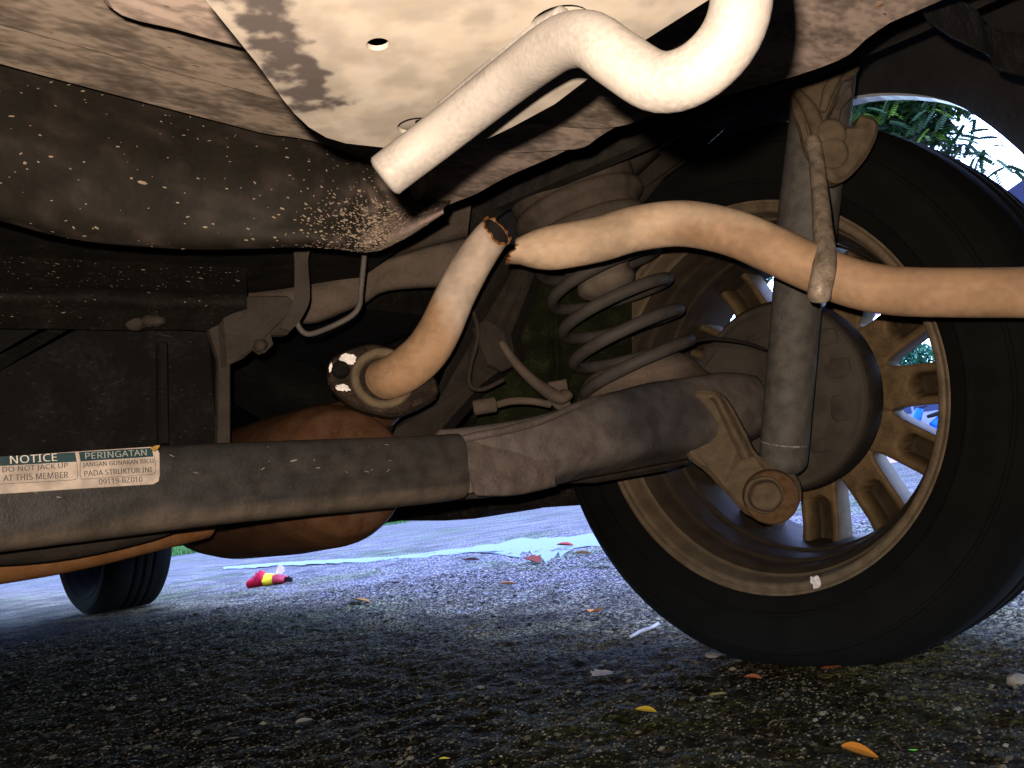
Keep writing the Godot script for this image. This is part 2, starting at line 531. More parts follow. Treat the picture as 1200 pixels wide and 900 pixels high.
# ------------------------------------------------------------------ ground and surroundings
func ground_height(x: float, z: float) -> float:
	var near := clampf(1.0 - (Vector2(x - 0.8, z + 1.2).length() - 1.6) / 2.0, 0.0, 1.0)
	var a := noise0.get_noise_2d(x * 2400, z * 2400) * 0.0045 + noise0.get_noise_2d(x * 900 + 50, z * 900) * 0.0045
	var b := noise0.get_noise_2d(x * 90 + 9, z * 90) * 0.006
	return (a * near) + b * clampf(near + 0.3, 0, 1)
func axis_steps(dense_lo: float, dense_hi: float, step: float, lim: float) -> PackedFloat32Array:
	var a := PackedFloat32Array()
	var v := dense_lo
	while v <= dense_hi:
		a.append(v); v += step
	var s := step
	v = dense_hi
	while v < lim:
		s *= 1.08; v += s; a.append(v)
	s = step
	v = dense_lo
	while v > -lim:
		s *= 1.08; v -= s; a.insert(0, v)
	return a
func make_ground() -> void:
	var xs := axis_steps(-0.25, 2.4, 0.0085, 500.0)
	var zs := axis_steps(-3.0, 0.1, 0.0085, 500.0)
	var rows := []
	var cols := []
	for x in xs:
		var r := PackedVector3Array()
		var c := PackedColorArray()
		for z in zs:
			r.append(Vector3(x, ground_height(x, z), z))
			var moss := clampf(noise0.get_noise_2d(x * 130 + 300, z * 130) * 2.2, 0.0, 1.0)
			var pale := clampf(0.040 + 0.05 * smoothstep(0.25, 0.75, x) + noise0.get_noise_2d(x * 150 + 70, z * 150) * 0.12 + clampf((x - 0.75 + 0.3 * noise0.get_noise_2d(x * 200, z * 200)) * 2.0, 0.0, 1.0) * (1.0 + 0.5 * noise0.get_noise_2d(x * 300 + 11, z * 300)), 0.025, 1.4)  # paints the car's shade in: dark under it, pale from its edge outward
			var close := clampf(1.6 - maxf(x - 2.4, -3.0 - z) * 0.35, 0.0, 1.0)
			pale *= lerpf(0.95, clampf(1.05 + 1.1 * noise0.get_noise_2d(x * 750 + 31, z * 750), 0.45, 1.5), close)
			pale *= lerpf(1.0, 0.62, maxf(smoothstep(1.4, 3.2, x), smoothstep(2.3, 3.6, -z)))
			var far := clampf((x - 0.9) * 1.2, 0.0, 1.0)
			c.append(Color(pale * (1.0 - 0.25 * moss), pale * (0.91 + 0.09 * far - 0.04 * moss), pale * (0.46 + 0.54 * far) * (1.0 - 0.4 * moss)))  # warm olive tint near the car also counters blue sky light
		rows.append(r)
		cols.append(c)
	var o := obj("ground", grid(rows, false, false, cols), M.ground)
	tag(o, "gritty asphalt with shade painted in under the car, paler beside it", "ground", "", "structure")
	# loose grit pressed into the asphalt: nobody could count it
	var st := begin()
	st.set_smooth_group(-1)
	var base := [Vector3(1, 0, 0), Vector3(0.2, 0.1, 0.9), Vector3(-0.9, 0, 0.35), Vector3(-0.5, -0.1, -0.8), Vector3(0.6, 0.1, -0.7)]
	for k in 5:
		var a: Vector3 = base[k]
		var b: Vector3 = base[(k + 1) % 5]
		for q in [a, Vector3(0.1, 0.6, 0.05), b]: st.add_vertex(q)
		for q in [b, Vector3(0, -0.5, 0), a]: st.add_vertex(q)
	var grit := done(st)
	var mm := MultiMesh.new()
	mm.transform_format = MultiMesh.TRANSFORM_3D
	mm.use_colors = true
	mm.mesh = grit
	var n := 110000
	mm.instance_count = n
	for i in n:
		var d := 0.40 + pow(rng.randf(), 1.25) * 2.2
		var az := deg_to_rad(42.7 + rng.randf_range(-36, 36))
		var x := sin(az) * d
		var z := -cos(az) * d
		var s := rng.randf_range(0.0007, 0.0018) * (2.6 if rng.randf() < 0.02 else 1.0) * (0.55 + 0.75 * d)
		var b := Basis.from_euler(Vector3(rng.randf_range(-0.4, 0.4), rng.randf() * TAU, rng.randf_range(-0.4, 0.4))).scaled(Vector3(s, s * 0.7, s * rng.randf_range(0.6, 1.0)))
		mm.set_instance_transform(i, Transform3D(b, Vector3(x, ground_height(x, z) + s * 0.15, z)))
		var v := (pow(rng.randf(), 2.6) * 0.105 + 0.012) * (1.0 + 2.0 * clampf(x - 0.8, 0.0, 1.0))  # chips brightened beyond the car's edge to follow the painted shade
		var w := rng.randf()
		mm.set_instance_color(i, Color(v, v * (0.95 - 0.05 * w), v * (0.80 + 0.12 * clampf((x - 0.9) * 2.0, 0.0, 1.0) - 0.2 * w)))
	var gi := MultiMeshInstance3D.new()
	gi.name = numbered("grit")
	gi.multimesh = mm
	gi.material_override = M.pebble
	add_child(gi)
	tag(gi, "fine loose grit and stone chips scattered over the asphalt", "grit", "", "stuff")
	# wet streak running along the edge of the road
	var wet := mat("water", lin(0.085, 0.135, 0.17), "", 1.0, 0.5, "fine", 0.05)
	wet.metallic_specular = 0.1
	wet.uv1_scale = Vector3.ONE * 3.0
	var upper := [[262, 664], [330, 659], [400, 655], [470, 651], [530, 643], [575, 638], [610, 631], [650, 630], [700, 625], [760, 618]]
	var lower := [[262, 667], [330, 663], [400, 659.5], [470, 655.5], [530, 650], [575, 646], [598, 652], [615, 647], [640, 656], [668, 645], [700, 640], [760, 635]]
	var ru := PackedVector3Array()
	var rl := PackedVector3Array()
	for p in upper: ru.append(on_y(p[0], p[1], 0.004))
	for p in lower: rl.append(on_y(p[0], p[1], 0.004))
	ru = smooth(ru, 70); rl = smooth(rl, 70)
	for i in 70:
		ru[i] += (rl[i] - ru[i]) * 0.22 * noise0.get_noise_1d(i * 150.0)
		rl[i] += (rl[i] - ru[i]) * 0.45 * noise0.get_noise_1d(i * 210.0 + 900)
	var mid := PackedVector3Array()
	for i in 70: mid.append((ru[i] + rl[i]) * 0.5)
	var w0 := obj("water", grid([ru, mid, rl]), wet)
	tag(w0, "shallow wet streak shining pale on the road", "water", "", "structure")

# ------------------------------------------------------------------ the car
const HUB := Vector3(0.0, 0.275, -0.49)

func tyre_profile() -> Array:
	return round_profile([[0.782, 0.196], [0.774, 0.206], [0.7675, 0.219], [0.7655, 0.2195], [0.765, 0.222], [0.7665, 0.2225], [0.766, 0.228], [0.763, 0.246], [0.7650, 0.2555], [0.7632, 0.256], [0.7640, 0.2585], [0.7662, 0.259], [0.768, 0.263], [0.780, 0.277], [0.800, 0.285], [0.838, 0.287], [0.841, 0.281], [0.847, 0.281], [0.850, 0.287], [0.866, 0.288], [0.869, 0.281], [0.877, 0.281], [0.880, 0.288], [0.896, 0.287], [0.899, 0.281], [0.905, 0.281], [0.908, 0.287], [0.942, 0.284], [0.962, 0.277], [0.972, 0.262], [0.976, 0.240], [0.966, 0.212], [0.955, 0.198]], 0.003)
func make_wheel(called: String, centre_z: float, detailed: bool) -> Node3D:
	var w := part(called, car)
	var c := Vector3(0, HUB.y, centre_z)
	var tyre := lathe(tyre_profile(), c, Vector3.RIGHT, 128)
	# the load flattens the tyre where it stands
	var md := MeshDataTool.new()
	md.create_from_surface(tyre, 0)
	for i in md.get_vertex_count():
		var v := md.get_vertex(i)
		if v.y < 0.004:
			v.x += (0.004 - v.y) * (-0.6 if v.x < 0.87 else 0.6)
			v.y = 0.004 - (0.004 - v.y) * 0.1
			md.set_vertex(i, v)
	var flat := ArrayMesh.new()
	md.commit_to_surface(flat)
	obj("tyre", flat, M.tyre, w)
	var flange := round_profile([[0.792, 0.2055], [0.777, 0.2050], [0.7755, 0.2015], [0.779, 0.1985], [0.7775, 0.1965], [0.779, 0.1915], [0.800, 0.1885], [0.803, 0.1855]], 0.0025)
	var rim := obj("rim", lathe(flange, c, Vector3.RIGHT, 128), M.rim if detailed else M.tyre, w)
	var prof := round_profile([[0.803, 0.1855], [0.812, 0.1800], [0.826, 0.1775], [0.830, 0.1735], [0.862, 0.1705], [0.864, 0.1675], [0.955, 0.1640]], 0.0025)
	var barrel := obj("barrel", lathe(prof, c, Vector3.RIGHT, 128), M.barrel if detailed else M.soot, w)  # barrel coloured darker than the flange
	barrel.set_meta("label", "darker inside of the rim barrel")
	obj("outer_flange", lathe([[0.925, 0.168], [0.950, 0.176], [0.958, 0.196], [0.964, 0.203], [0.958, 0.206]], c, Vector3.RIGHT, 96), M.rim, w)
	if not detailed: 
		obj("rim_disc", lathe([[0.88, 0.02], [0.90, 0.1], [0.91, 0.166]], c, Vector3.RIGHT, 48), M.soot, w)
		return w
	# twelve spokes with a pocket cored out of the back of each
	for k in 12:
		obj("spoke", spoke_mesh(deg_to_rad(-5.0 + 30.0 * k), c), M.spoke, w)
	obj("hub_disc", lathe(round_profile([[0.900, 0.0], [0.900, 0.060], [0.935, 0.062], [0.94, 0.0]], 0.003), c, Vector3.RIGHT, 48), M.rim, w)
	var wt := obj("balance_weight_scar", prism(scar_outline(c), Vector3(0.0015, 0, 0), 0.0004), M.white_paint, w)
	wt.set_meta("label", "pale ragged scar where a weight was stuck to the rim")
	return w
func scar_outline(c: Vector3) -> PackedVector3Array:
	var out := PackedVector3Array()
	var mid := on_x(955, 682, 0.7765)
	for k in 18:
		var a := TAU * k / 18
		var r := 0.0055 + 0.0035 * noise0.get_noise_1d(k * 310.0)
		out.append(mid + Vector3(0, sin(a) * r * 1.2, cos(a) * r))
	return out
func spoke_half(R: float) -> float:      # half-angle of the opening between spokes at radius R
	var t := clampf((R - 0.097) / 0.07, 0.0, 1.0)
	return deg_to_rad(7.6) * pow(t, 0.45)
func spoke_mesh(mid: float, c: Vector3) -> ArrayMesh:
	var radii := [0.058, 0.07, 0.082, 0.092, 0.0968, 0.0975, 0.0985, 0.100, 0.103, 0.107, 0.112, 0.116, 0.119, 0.123, 0.127, 0.132, 0.138, 0.144, 0.150, 0.156, 0.162, 0.167]
	var fr := [-1.0, -0.985, -0.8, -0.64, -0.52, -0.40, -0.2, 0.0, 0.2, 0.40, 0.52, 0.64, 0.8, 0.985, 1.0]
	var rows := []
	var cols := []
	for R in radii:
		var crow := PackedColorArray()
		var half := deg_to_rad(15.0) - spoke_half(R) if R > 0.097 else deg_to_rad(15.0)
		var row := PackedVector3Array()
		for f in fr:
			var a: float = mid + half * f
			var wide: float = 0.62 * smoothstep(0.112, 0.122, R)
			var inside: float = (1.0 - smoothstep(wide - 0.14, wide + 0.04, absf(f))) * smoothstep(0.112, 0.119, R)
			var x: float = 0.905 + 0.022 * inside + (0.003 if absf(f) > 0.99 else 0.0) - 0.004 * smoothstep(0.15, 0.167, R)
			row.append(c + Vector3(x, sin(a) * R, cos(a) * R))
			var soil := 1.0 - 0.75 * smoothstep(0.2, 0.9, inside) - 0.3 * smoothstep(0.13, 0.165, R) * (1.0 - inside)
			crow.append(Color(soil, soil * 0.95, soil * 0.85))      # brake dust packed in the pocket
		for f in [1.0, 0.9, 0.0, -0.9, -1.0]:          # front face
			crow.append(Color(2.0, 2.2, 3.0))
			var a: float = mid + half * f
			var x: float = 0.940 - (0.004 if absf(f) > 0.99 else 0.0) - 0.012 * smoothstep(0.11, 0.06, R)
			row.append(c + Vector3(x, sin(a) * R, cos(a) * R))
		rows.append(row)
		cols.append(crow)
	return grid(rows, false, true, cols)

func make_ceiling() -> void:
	# flat floor panels overhead, overlapping like shingles: the lowest is the nearest
	var left := -0.7
	var front := smooth(pts_y([[-300, -6], [-160, 33], [0, 78], [120, 110], [240, 141], [310, 159], [345, 163], [380, 172], [420, 186], [470, 200]], 0.388), 40)
	front.append_array(PackedVector3Array([on_y(400, 130, 0.388), on_y(300, 92, 0.388), Vector3(-0.7, 0.388, -0.24)]))
	obj("floor_strip", prism(front, Vector3(0, 0.010, 0), 0.002), M.pan, car)
	var second := pts_y([[-300, -58], [-160, -16], [0, 30], [160, 74], [325, 118], [372, 131], [372, 60], [300, -60], [200, -200]], 0.3855)
	second.append_array(PackedVector3Array([Vector3(-0.7, 0.3855, 0.35)]))
	obj("floor_strip", prism(second, Vector3(0, 0.0022, 0), 0.0008), M.pan, car)
	var lower := pts_y([[112, -12], [119, 3], [126, 13], [138, 21], [160, 28.5], [200, 37], [243, 49], [300, 64], [420, 96], [430, -40], [200, -120]], 0.364)
	obj("floor_pad", prism(lower, Vector3(0, 0.009, 0), 0.002), M.pan_wide, car)
	# the layered pinkish panel right of the plate
	var e := [[520, 180], [500, 215], [484, 240], [482, 248], [500, 248], [520, 244], [540, 236], [560, 228], [599, 207], [659, 181], [704, 156], [740, 144], [800, 128], [890, 103], [920, 95], [990, 70], [1020, 45], [1045, 28]]
	var a := pts_y(e, 0.380)
	for i in a.size():
		a[i] += Vector3(0.002, 0.0, 0.002) * noise0.get_noise_1d(i * 137.0) * 0.6
	a = smooth(a, 60)
	a.append_array(PackedVector3Array([Vector3(0.40, 0.38, 0.2), Vector3(0.24, 0.38, 0.2), on_y(600, -140, 0.38), on_y(580, 110, 0.38)]))
	obj("side_floor_panel", prism(a, Vector3(0, 0.012, 0), 0.002), M.pan_wide, car)
	var l2 := smooth(pts_y([[500, 196], [545, 186], [587, 181], [640, 178], [683, 174], [705, 160], [740, 141], [800, 124]], 0.3765), 30)
	l2.append_array(pts_y([[800, 20], [560, 20]], 0.3765))
	obj("side_floor_panel", prism(l2, Vector3(0, 0.003, 0), 0.001), M.pan_wide, car)
	var l3 := smooth(pts_y([[540, 160], [600, 149], [638, 147], [680, 151], [735, 147], [800, 118]], 0.3735), 24)
	l3.append_array(pts_y([[850, 10], [600, 10]], 0.3735))
	obj("side_floor_panel", prism(l3, Vector3(0, 0.0026, 0), 0.001), M.pan, car)
	var l4 := pts_y([[560, 90], [640, 103], [680, 111], [720, 121], [770, 124], [850, 100], [860, -60], [640, -60]], 0.3700)
	obj("side_floor_panel", prism(l4, Vector3(0, 0.0030, 0), 0.001), M.pan, car)
	# bottom of the dark dirty well, bulging down to a bright rim
	var top := pts_y([[-160, 28], [0, 70], [120, 102], [240, 133], [345, 156], [400, 174], [440, 186], [480, 205], [520, 218]], 0.399)
	var m1 := pts_y([[-160, 110], [0, 155], [120, 182], [240, 200], [345, 212], [400, 220], [440, 226], [480, 228], [530, 230]], 0.386)
	var low := pts_y([[-160, 188], [0, 236], [100, 262], [200, 274], [290, 276], [367, 274], [433, 279], [470, 266], [520, 244]], 0.359)
	var rim := pts_y([[-160, 205], [0, 256], [100, 281], [200, 290], [290, 291], [367, 288], [433, 293], [470, 280], [520, 250]], 0.355)
	var back := PackedVector3Array()
	for p in rim: back.append(p + Vector3(p.x, 0, p.z).normalized() * 0.012 + Vector3(0, 0.004, 0))
	var back2 := PackedVector3Array()
	for p in rim: back2.append(p + Vector3(p.x, 0, p.z).normalized() * 0.08 + Vector3(0, 0.03, 0))
	var dusty := func(u: float, v: float) -> Color:
		var n := noise0.get_noise_2d(u * 900, v * 1100)
		var right := smoothstep(0.70, 0.90, v + 0.16 * n + 0.05 * u) * (0.35 + 0.65 * smoothstep(0.25, 0.45, u))
		var rim_dust := smoothstep(0.44, 0.58, u + 0.05 * n) * 0.22
		var k := clampf(maxf(right, rim_dust) + n * 0.10, 0.0, 1.0)
		return Color(0.050, 0.040, 0.031).lerp(Color(0.92, 0.69, 0.60), k)
	obj("spare_wheel_well", loft([top, m1, low, rim, back, back2], 60, 90, 0.003, 1.0, dusty), M.well, car)
	flecks("mud_splash", last_rows, 0, 36, 5, 88, 2600, 0.00055, mat("dried_mud", lin(0.10, 0.078, 0.058), "", 1.0, 0.9), func(u: float, v: float) -> float: return 0.025 + 0.975 * smoothstep(0.5, 0.8, v) * smoothstep(0.2, 0.55, u) * smoothstep(1.0, 0.85, v))

	# tow hook and the plate it is welded to
	var plate := CSGPolygon3D.new()
	plate.name = "tow_hook_plate"
	var outline := pts_y([[232, -12], [245, 5], [300, 73], [332, 117], [345, 133], [362, 149], [382, 161], [405, 168], [450, 173], [500, 174], [545, 172], [575, 161], [600, 149], [650, 122], [692, 90], [740, 57], [830, 0], [890, -40]], 0.3126)
	var flat := PackedVector2Array()
	for p in outline: flat.append(Vector2(p.x, p.z))
	flat.append(Vector2(0.25, 0.10)); flat.append(Vector2(0.05, 0.10))
	plate.polygon = flat
	plate.depth = 0.0012
	plate.transform = Transform3D(Basis(Vector3.RIGHT, PI / 2), Vector3(0, 0.3126, 0))   # polygon y becomes z, extruded upwards
	plate.material = M.plate
	obj("plate_washer", lathe([[0.0040, 0.0072], [0.0034, 0.0072], [0.0029, 0.0065], [0.0029, 0.0015]], on_y(494, 154, 0.3126), Vector3.UP, 28), M.plate, car)
	obj("plate_washer", lathe([[0.0040, 0.0095], [0.0034, 0.0095], [0.0029, 0.0084], [0.0029, 0.0015]], on_y(668, 38, 0.3126), Vector3.UP, 28), M.plate, car)
	car.add_child(plate)
	for h in [[443, 52, 0.0026], [488, 148, 0.0053], [657, 26, 0.0068]]:
		var p := on_y(h[0], h[1], 0.3126)
		var cut := CSGCylinder3D.new()
		cut.name = "bolt_hole"
		cut.operation = CSGShape3D.OPERATION_SUBTRACTION
		cut.radius = h[2]
		cut.height = 0.03
		cut.sides = 28
		cut.material = M.plate
		cut.transform = Transform3D(Basis(Vector3.RIGHT, PI / 2), Vector3(p.x, p.z, 0))
		plate.add_child(cut)
	var hook := pts([[452, 206, 0.2181], [470, 192, 0.2174], [525, 150, 0.2128], [600, 91, 0.1991], [640, 61, 0.1877], [665, 48, 0.1809], [693, 48, 0.1748], [725, 70, 0.1702], [770, 96, 0.1657], [813, 87, 0.1611], [852, 50, 0.1573], [869, 0, 0.1558], [862, -60, 0.1581], [820, -120, 0.1634], [740, -150, 0.1718]])
	obj("tow_hook", tube(hook, 0.0057, 90, 28, true, 1.0, 0.02), M.hook, car)
	var weld := pts([[520, 126, 0.2204], [560, 96, 0.2113], [600, 63, 0.2022], [630, 38, 0.1938], [660, 20, 0.1862]])
	obj("weld_bead", tube(weld, [0.0022, 0.003, 0.0034, 0.003, 0.0022], 50, 12, true, 1.0, 0.35), M.hook, car)
	# dark lumpy end of the bumper beam, right of the floor panel
	var b := smooth(pts_y([[1035, 34], [1046, 26], [1058, 22], [1080, 22], [1091, 36], [1120, 55], [1158, 73], [1172, 90], [1230, 99], [1300, 110]], 0.40), 40)
	b.append_array(PackedVector3Array([Vector3(0.62, 0.40, 0.1), Vector3(0.36, 0.40, 0.1)]))
	obj("bumper_end", prism(b, Vector3(0.0, 0.03, 0.0), 0.004), M.black_trim, car)
	for q in [[1010, 8, 0.34, 0.0035]]:
		var stain := obj("rust_spot", lathe([[0, 0.0], [0.0008, 0.002], [0.0012, 0.0032], [0.002, 0.004]], on_y(1031, 8, 0.3795), Vector3.UP, 14, false, 0.2), M.rust_edge, car)
		stain.set_meta("label", "small orange rust spot on the floor panel")

func make_underside() -> void:
	# the dark cross member beyond the well, its ridge and the fuel tank under it
	var xs := [-160, -60, 0, 60, 120, 180, 240, 290]
	var cm := []
	for row in [[252, 0.66, 4], [300, 0.635, 3], [333, 0.605, 2], [342, 0.590, 5], [352, 0.584, 3], [364, 0.592, 2], [372, 0.596, 3], [386, 0.606, 3]]:
		var c := PackedVector3Array()
		for x in xs: c.append(P(x, row[0] + (x - 150) * 0.02 + row[2] * noise0.get_noise_2d(x * 7.0, row[0] * 3.0), row[1] - 0.00034 * (290 - x)))
		cm.append(c)
	obj("cross_member", loft(cm, 60, 80, 0.003, 1.4), M.tar, car)
	flecks("mud_splash", last_rows, 2, 57, 2, 77, 300, 0.0005, M.dried_mud, func(u: float, v: float) -> float: return 0.2 + 0.8 * smoothstep(0.4, -0.2, absf(u - 0.4)), 2.0)
	var tank := PackedVector3Array()
	for q in curve2([[-0.62, 0.205], [-0.02, 0.205], [0.205, 0.206], [0.245, 0.212], [0.262, 0.23], [0.266, 0.27], [0.266, 0.335], [0.266, 0.42], [0.24, 0.44], [-0.62, 0.44]], 60):
		tank.append(Vector3(q[0], q[1], -0.592))
	var tk := obj("fuel_tank", prism(tank, Vector3(0, 0, -0.40), 0.012), M.tank, car)
	var band := pts([[243, 378, 0.588], [268, 378, 0.590], [271, 420, 0.592], [271, 520, 0.596], [256, 520, 0.594], [257, 420, 0.590]])
	obj("edge_band", prism(band, Vector3(0, 0, -0.006), 0.0015), M.brown_dark, tk)
	obj("edge_band", prism(pts([[186, 400, 0.560], [197, 400, 0.562], [199, 520, 0.568], [187, 520, 0.566]]), Vector3(0, 0, -0.006), 0.0015), M.tank, tk)
	# two rounded lobes of the tank show under the axle beam
	for lobe in [[-0.10, 0.098, 0.196], [0.055, 0.22, 0.2015]]:
		var c := []
		for zz in [-0.532, -0.545, -0.58, -0.62]:
			var r := PackedVector3Array()
			for f in [0.0, 0.06, 0.15, 0.5, 0.85, 0.94, 1.0]:
				var drop: float = (1.0 - pow(absf(f * 2 - 1), 4.0)) * (0.022 if zz < -0.54 else 0.015)
				r.append(Vector3(lerpf(lobe[0], lobe[1], f), lobe[2] + 0.0275 - drop, zz))
			c.append(r)
		obj("tank_lobe", loft(c, 16, 30), M.brown_dark, tk)
	# rusty lumps stuck to the ridge
	for q in [[128, 374, 26, 11], [158, 378, 15, 12], [180, 376, 18, 9]]:
		var p := P(q[0], q[1], 0.556)
		obj("dirt_lump", lump(p, q[2] * 0.00045, q[3] * 0.00045, 0.005), M.brown_dark, car)
	# bent bracket at the end of the cross member
	var br := pts([[262, 352, 0.585], [300, 346, 0.588], [338, 346, 0.590], [350, 356, 0.592], [346, 372, 0.592], [332, 384, 0.592], [347, 381, 0.594], [338, 392, 0.594], [318, 392, 0.592], [322, 404, 0.590], [312, 413, 0.588], [302, 406, 0.587], [286, 420, 0.586], [268, 428, 0.585]])
	obj("tank_bracket", prism(br, Vector3(-0.002, 0.0, -0.008), 0.0015), M.brown_dark, car)
	obj("bracket_nut", lathe([[0, 0.0035], [-0.006, 0.0045], [-0.010, 0.004], [-0.010, 0.0]], P(309, 403, 0.588), view_basis * Vector3(0.1, 0.2, -1), 6), M.brown_dark, car)
	var strap := [pts([[343, 286, 0.565], [345, 305, 0.566], [345, 335, 0.566], [343, 355, 0.568], [334, 375, 0.570], [326, 384, 0.572]]), pts([[365, 288, 0.566], [361, 305, 0.567], [363, 335, 0.567], [362, 355, 0.569], [352, 375, 0.571], [340, 388, 0.573]])]
	obj("strap", loft(strap, 3, 30), M.brown_dark, car)
	var wire := pts([[428, 285, 0.575], [426, 310, 0.575], [423, 340, 0.575], [421, 358, 0.575], [412, 370, 0.575], [390, 382, 0.575], [366, 391, 0.575], [355, 389, 0.575], [348, 377, 0.574], [352, 366, 0.574]])
	obj("hanger_wire", tube(wire, 0.0019, 70, 10), M.spring, car)
	# lit lower lip of the second cross member, and the dark wall above it
	var lip := [pts([[250, 250, 0.78], [340, 245, 0.77], [430, 235, 0.77], [500, 228, 0.77], [540, 220, 0.78], [556, 210, 0.79]]),
		pts([[250, 330, 0.75], [340, 322, 0.74], [400, 312, 0.74], [450, 298, 0.74], [510, 282, 0.745], [548, 272, 0.755]]),
		pts([[250, 345, 0.70], [330, 338, 0.70], [385, 326, 0.70], [435, 311, 0.705], [500, 291, 0.715], [548, 283, 0.725]]),
		pts([[250, 366, 0.69], [330, 365, 0.69], [380, 358, 0.69], [425, 340, 0.70], [460, 324, 0.71], [546, 312, 0.72]]),
		pts([[250, 382, 0.70], [330, 378, 0.70], [374, 377, 0.70], [424, 357, 0.71], [458, 340, 0.72], [544, 336, 0.73]]),
		pts([[250, 380, 0.76], [330, 376, 0.76], [374, 374, 0.76], [424, 354, 0.77], [458, 337, 0.78], [544, 332, 0.80]])]
	obj("cross_member", loft(lip, 50, 60, 0.003, 1.3), M.brown, car)
	# underfloor further forward
	var fl := PackedVector3Array([Vector3(-0.66, 0.40, -0.45), Vector3(0.36, 0.40, -0.45), Vector3(0.40, 0.40, -0.66), Vector3(0.56, 0.40, -0.68), Vector3(0.56, 0.40, -0.92), Vector3(0.99, 0.40, -0.92), Vector3(0.99, 0.40, -2.9), Vector3(-0.66, 0.40, -2.9)])
	obj("underfloor", prism(fl, Vector3(0, 0.215, 0), 0.004), M.tar, car)
	obj("floor_tunnel", block(Vector3(0.08, 0.30, -1.6), Vector3(0.20, 0.398, -0.93), 0.02), M.tank, car)
	var hatch := [pts([[300, 405, 0.95], [360, 430, 0.95], [450, 470, 0.95]]), pts([[270, 420, 0.93], [330, 455, 0.93], [420, 500, 0.93]]), pts([[255, 460, 0.95], [300, 490, 0.95], [380, 530, 0.95]])]
	obj("floor_rib", loft(hatch, 14, 24, 0.004), M.tank, car)
	# side member above the spring, its inner face and the mossy panel in front
	var face := pts([[612, 285, 0.90], [640, 262, 0.93], [700, 250, 0.95], [700, 300, 0.95], [626, 318, 0.89], [597, 392, 0.86], [602, 420, 0.85], [560, 452, 0.83], [500, 520, 0.82], [430, 520, 0.80], [505, 470, 0.80], [540, 380, 0.81], [580, 300, 0.85]])
	obj("side_member", prism(face, (view_basis * Vector3(0.25, 0, -1)) * 0.05, 0.006), M.brown_dark, car)
	var up := [pts([[640, 180, 0.84], [704, 140, 0.84], [790, 110, 0.86]]), pts([[655, 215, 0.89], [715, 180, 0.88], [780, 150, 0.87]]), pts([[690, 240, 0.92], [732, 213, 0.89], [772, 177, 0.88]]), pts([[700, 240, 0.96], [737, 216, 0.93], [776, 180, 0.92]])]
	obj("side_member", loft(up, 24, 24, 0.001), M.brown_dark, car)
	var outer := pts([[733, 214, 0.92], [771, 178, 0.92], [812, 150, 0.93], [850, 150, 0.93], [812, 184, 0.93], [780, 206, 0.93], [756, 236, 0.93], [735, 262, 0.93], [725, 240, 0.92]])
	obj("wheel_house_wall", prism(outer, (view_basis * Vector3(0, 0, -1)) * 0.012, 0.002), M.brown_dark, car)
	var moss := [pts([[560, 290, 0.93], [640, 290, 0.94], [700, 290, 0.95], [740, 290, 0.96]]), pts([[560, 340, 0.92], [610, 340, 0.925], [640, 340, 0.93], [655, 340, 0.925], [665, 340, 0.94], [740, 340, 0.96]]), pts([[560, 430, 0.91], [610, 430, 0.915], [640, 430, 0.92], [655, 430, 0.905], [662, 430, 0.93], [740, 430, 0.96]]), pts([[560, 500, 0.91], [610, 500, 0.91], [640, 500, 0.91], [655, 500, 0.90], [662, 500, 0.93], [740, 500, 0.96]])]
	obj("sill_end", loft(moss, 40, 60, 0.004), M.moss, car)
	# plates and lines round the front of the spring
	var plate := pts([[553, 385, 0.775], [570, 372, 0.78], [592, 388, 0.785], [604, 428, 0.785], [588, 436, 0.785], [570, 428, 0.78]])
	obj("line_bracket", prism(plate, (view_basis * Vector3(0, 0, -1)) * 0.01, 0.002), M.brown_dark, car)
	var arm := pts([[588, 402, 0.775], [600, 420, 0.772], [618, 440, 0.770], [636, 455, 0.770], [655, 466, 0.772], [664, 462, 0.776]])
	obj("cable_guide", tube(arm, [0.0055, 0.006, 0.0065, 0.0075, 0.009, 0.008], 40, 14, true, 0.7), M.brown, car)
	obj("cable_clip", prism(pts([[642, 448, 0.785], [664, 444, 0.787], [668, 470, 0.787], [672, 480, 0.785], [655, 482, 0.783], [644, 472, 0.783]]), (view_basis * Vector3(0, 0, -1)) * 0.012, 0.0015), M.brown, car)
	obj("brake_line", tube(pts([[545, 352, 0.775], [556, 370, 0.772], [560, 395, 0.772], [551, 430, 0.775], [551, 452, 0.775], [566, 456, 0.775], [590, 445, 0.778]]), 0.0022, 50, 8), M.brown_dark, car)
	obj("brake_line", tube(pts([[583, 474, 0.765], [600, 470, 0.765], [622, 470, 0.765], [645, 474, 0.768]]), 0.0035, 30, 8), M.brown, car)
	obj("sleeve", tube(pts([[556, 478, 0.762], [580, 474, 0.764]]), 0.007, 6, 14), M.brown, car)
	obj("brake_cable", tube(pts([[795, 402, 0.88], [812, 400, 0.875], [835, 397, 0.87], [870, 401, 0.86], [898, 410, 0.85]]), [0.0035, 0.002, 0.002, 0.002, 0.0015], 40, 8), M.soot, car)
	# the sill between the wheels
	var sill := PackedVector3Array()
	var e := [[-0.80, 0.180], [-0.86, 0.182], [-0.93, 0.184], [-1.02, 0.186], [-1.06, 0.178], [-1.14, 0.180], [-1.35, 0.194], [-1.40, 0.186], [-1.6, 0.192], [-2.0, 0.19], [-2.5, 0.19], [-2.95, 0.20]]
	for q in e: sill.append(Vector3(0.855, q[1], q[0]))
	sill.append(Vector3(0.855, 0.43, -2.95)); sill.append(Vector3(0.855, 0.43, -0.80))
	var sl := obj("sill", prism(sill, Vector3(0.15, 0, 0), 0.006), mat("sill_dirt", lin(0.11, 0.088, 0.07), "grime", 5.0, 0.9, "coarse", 0.4), car)
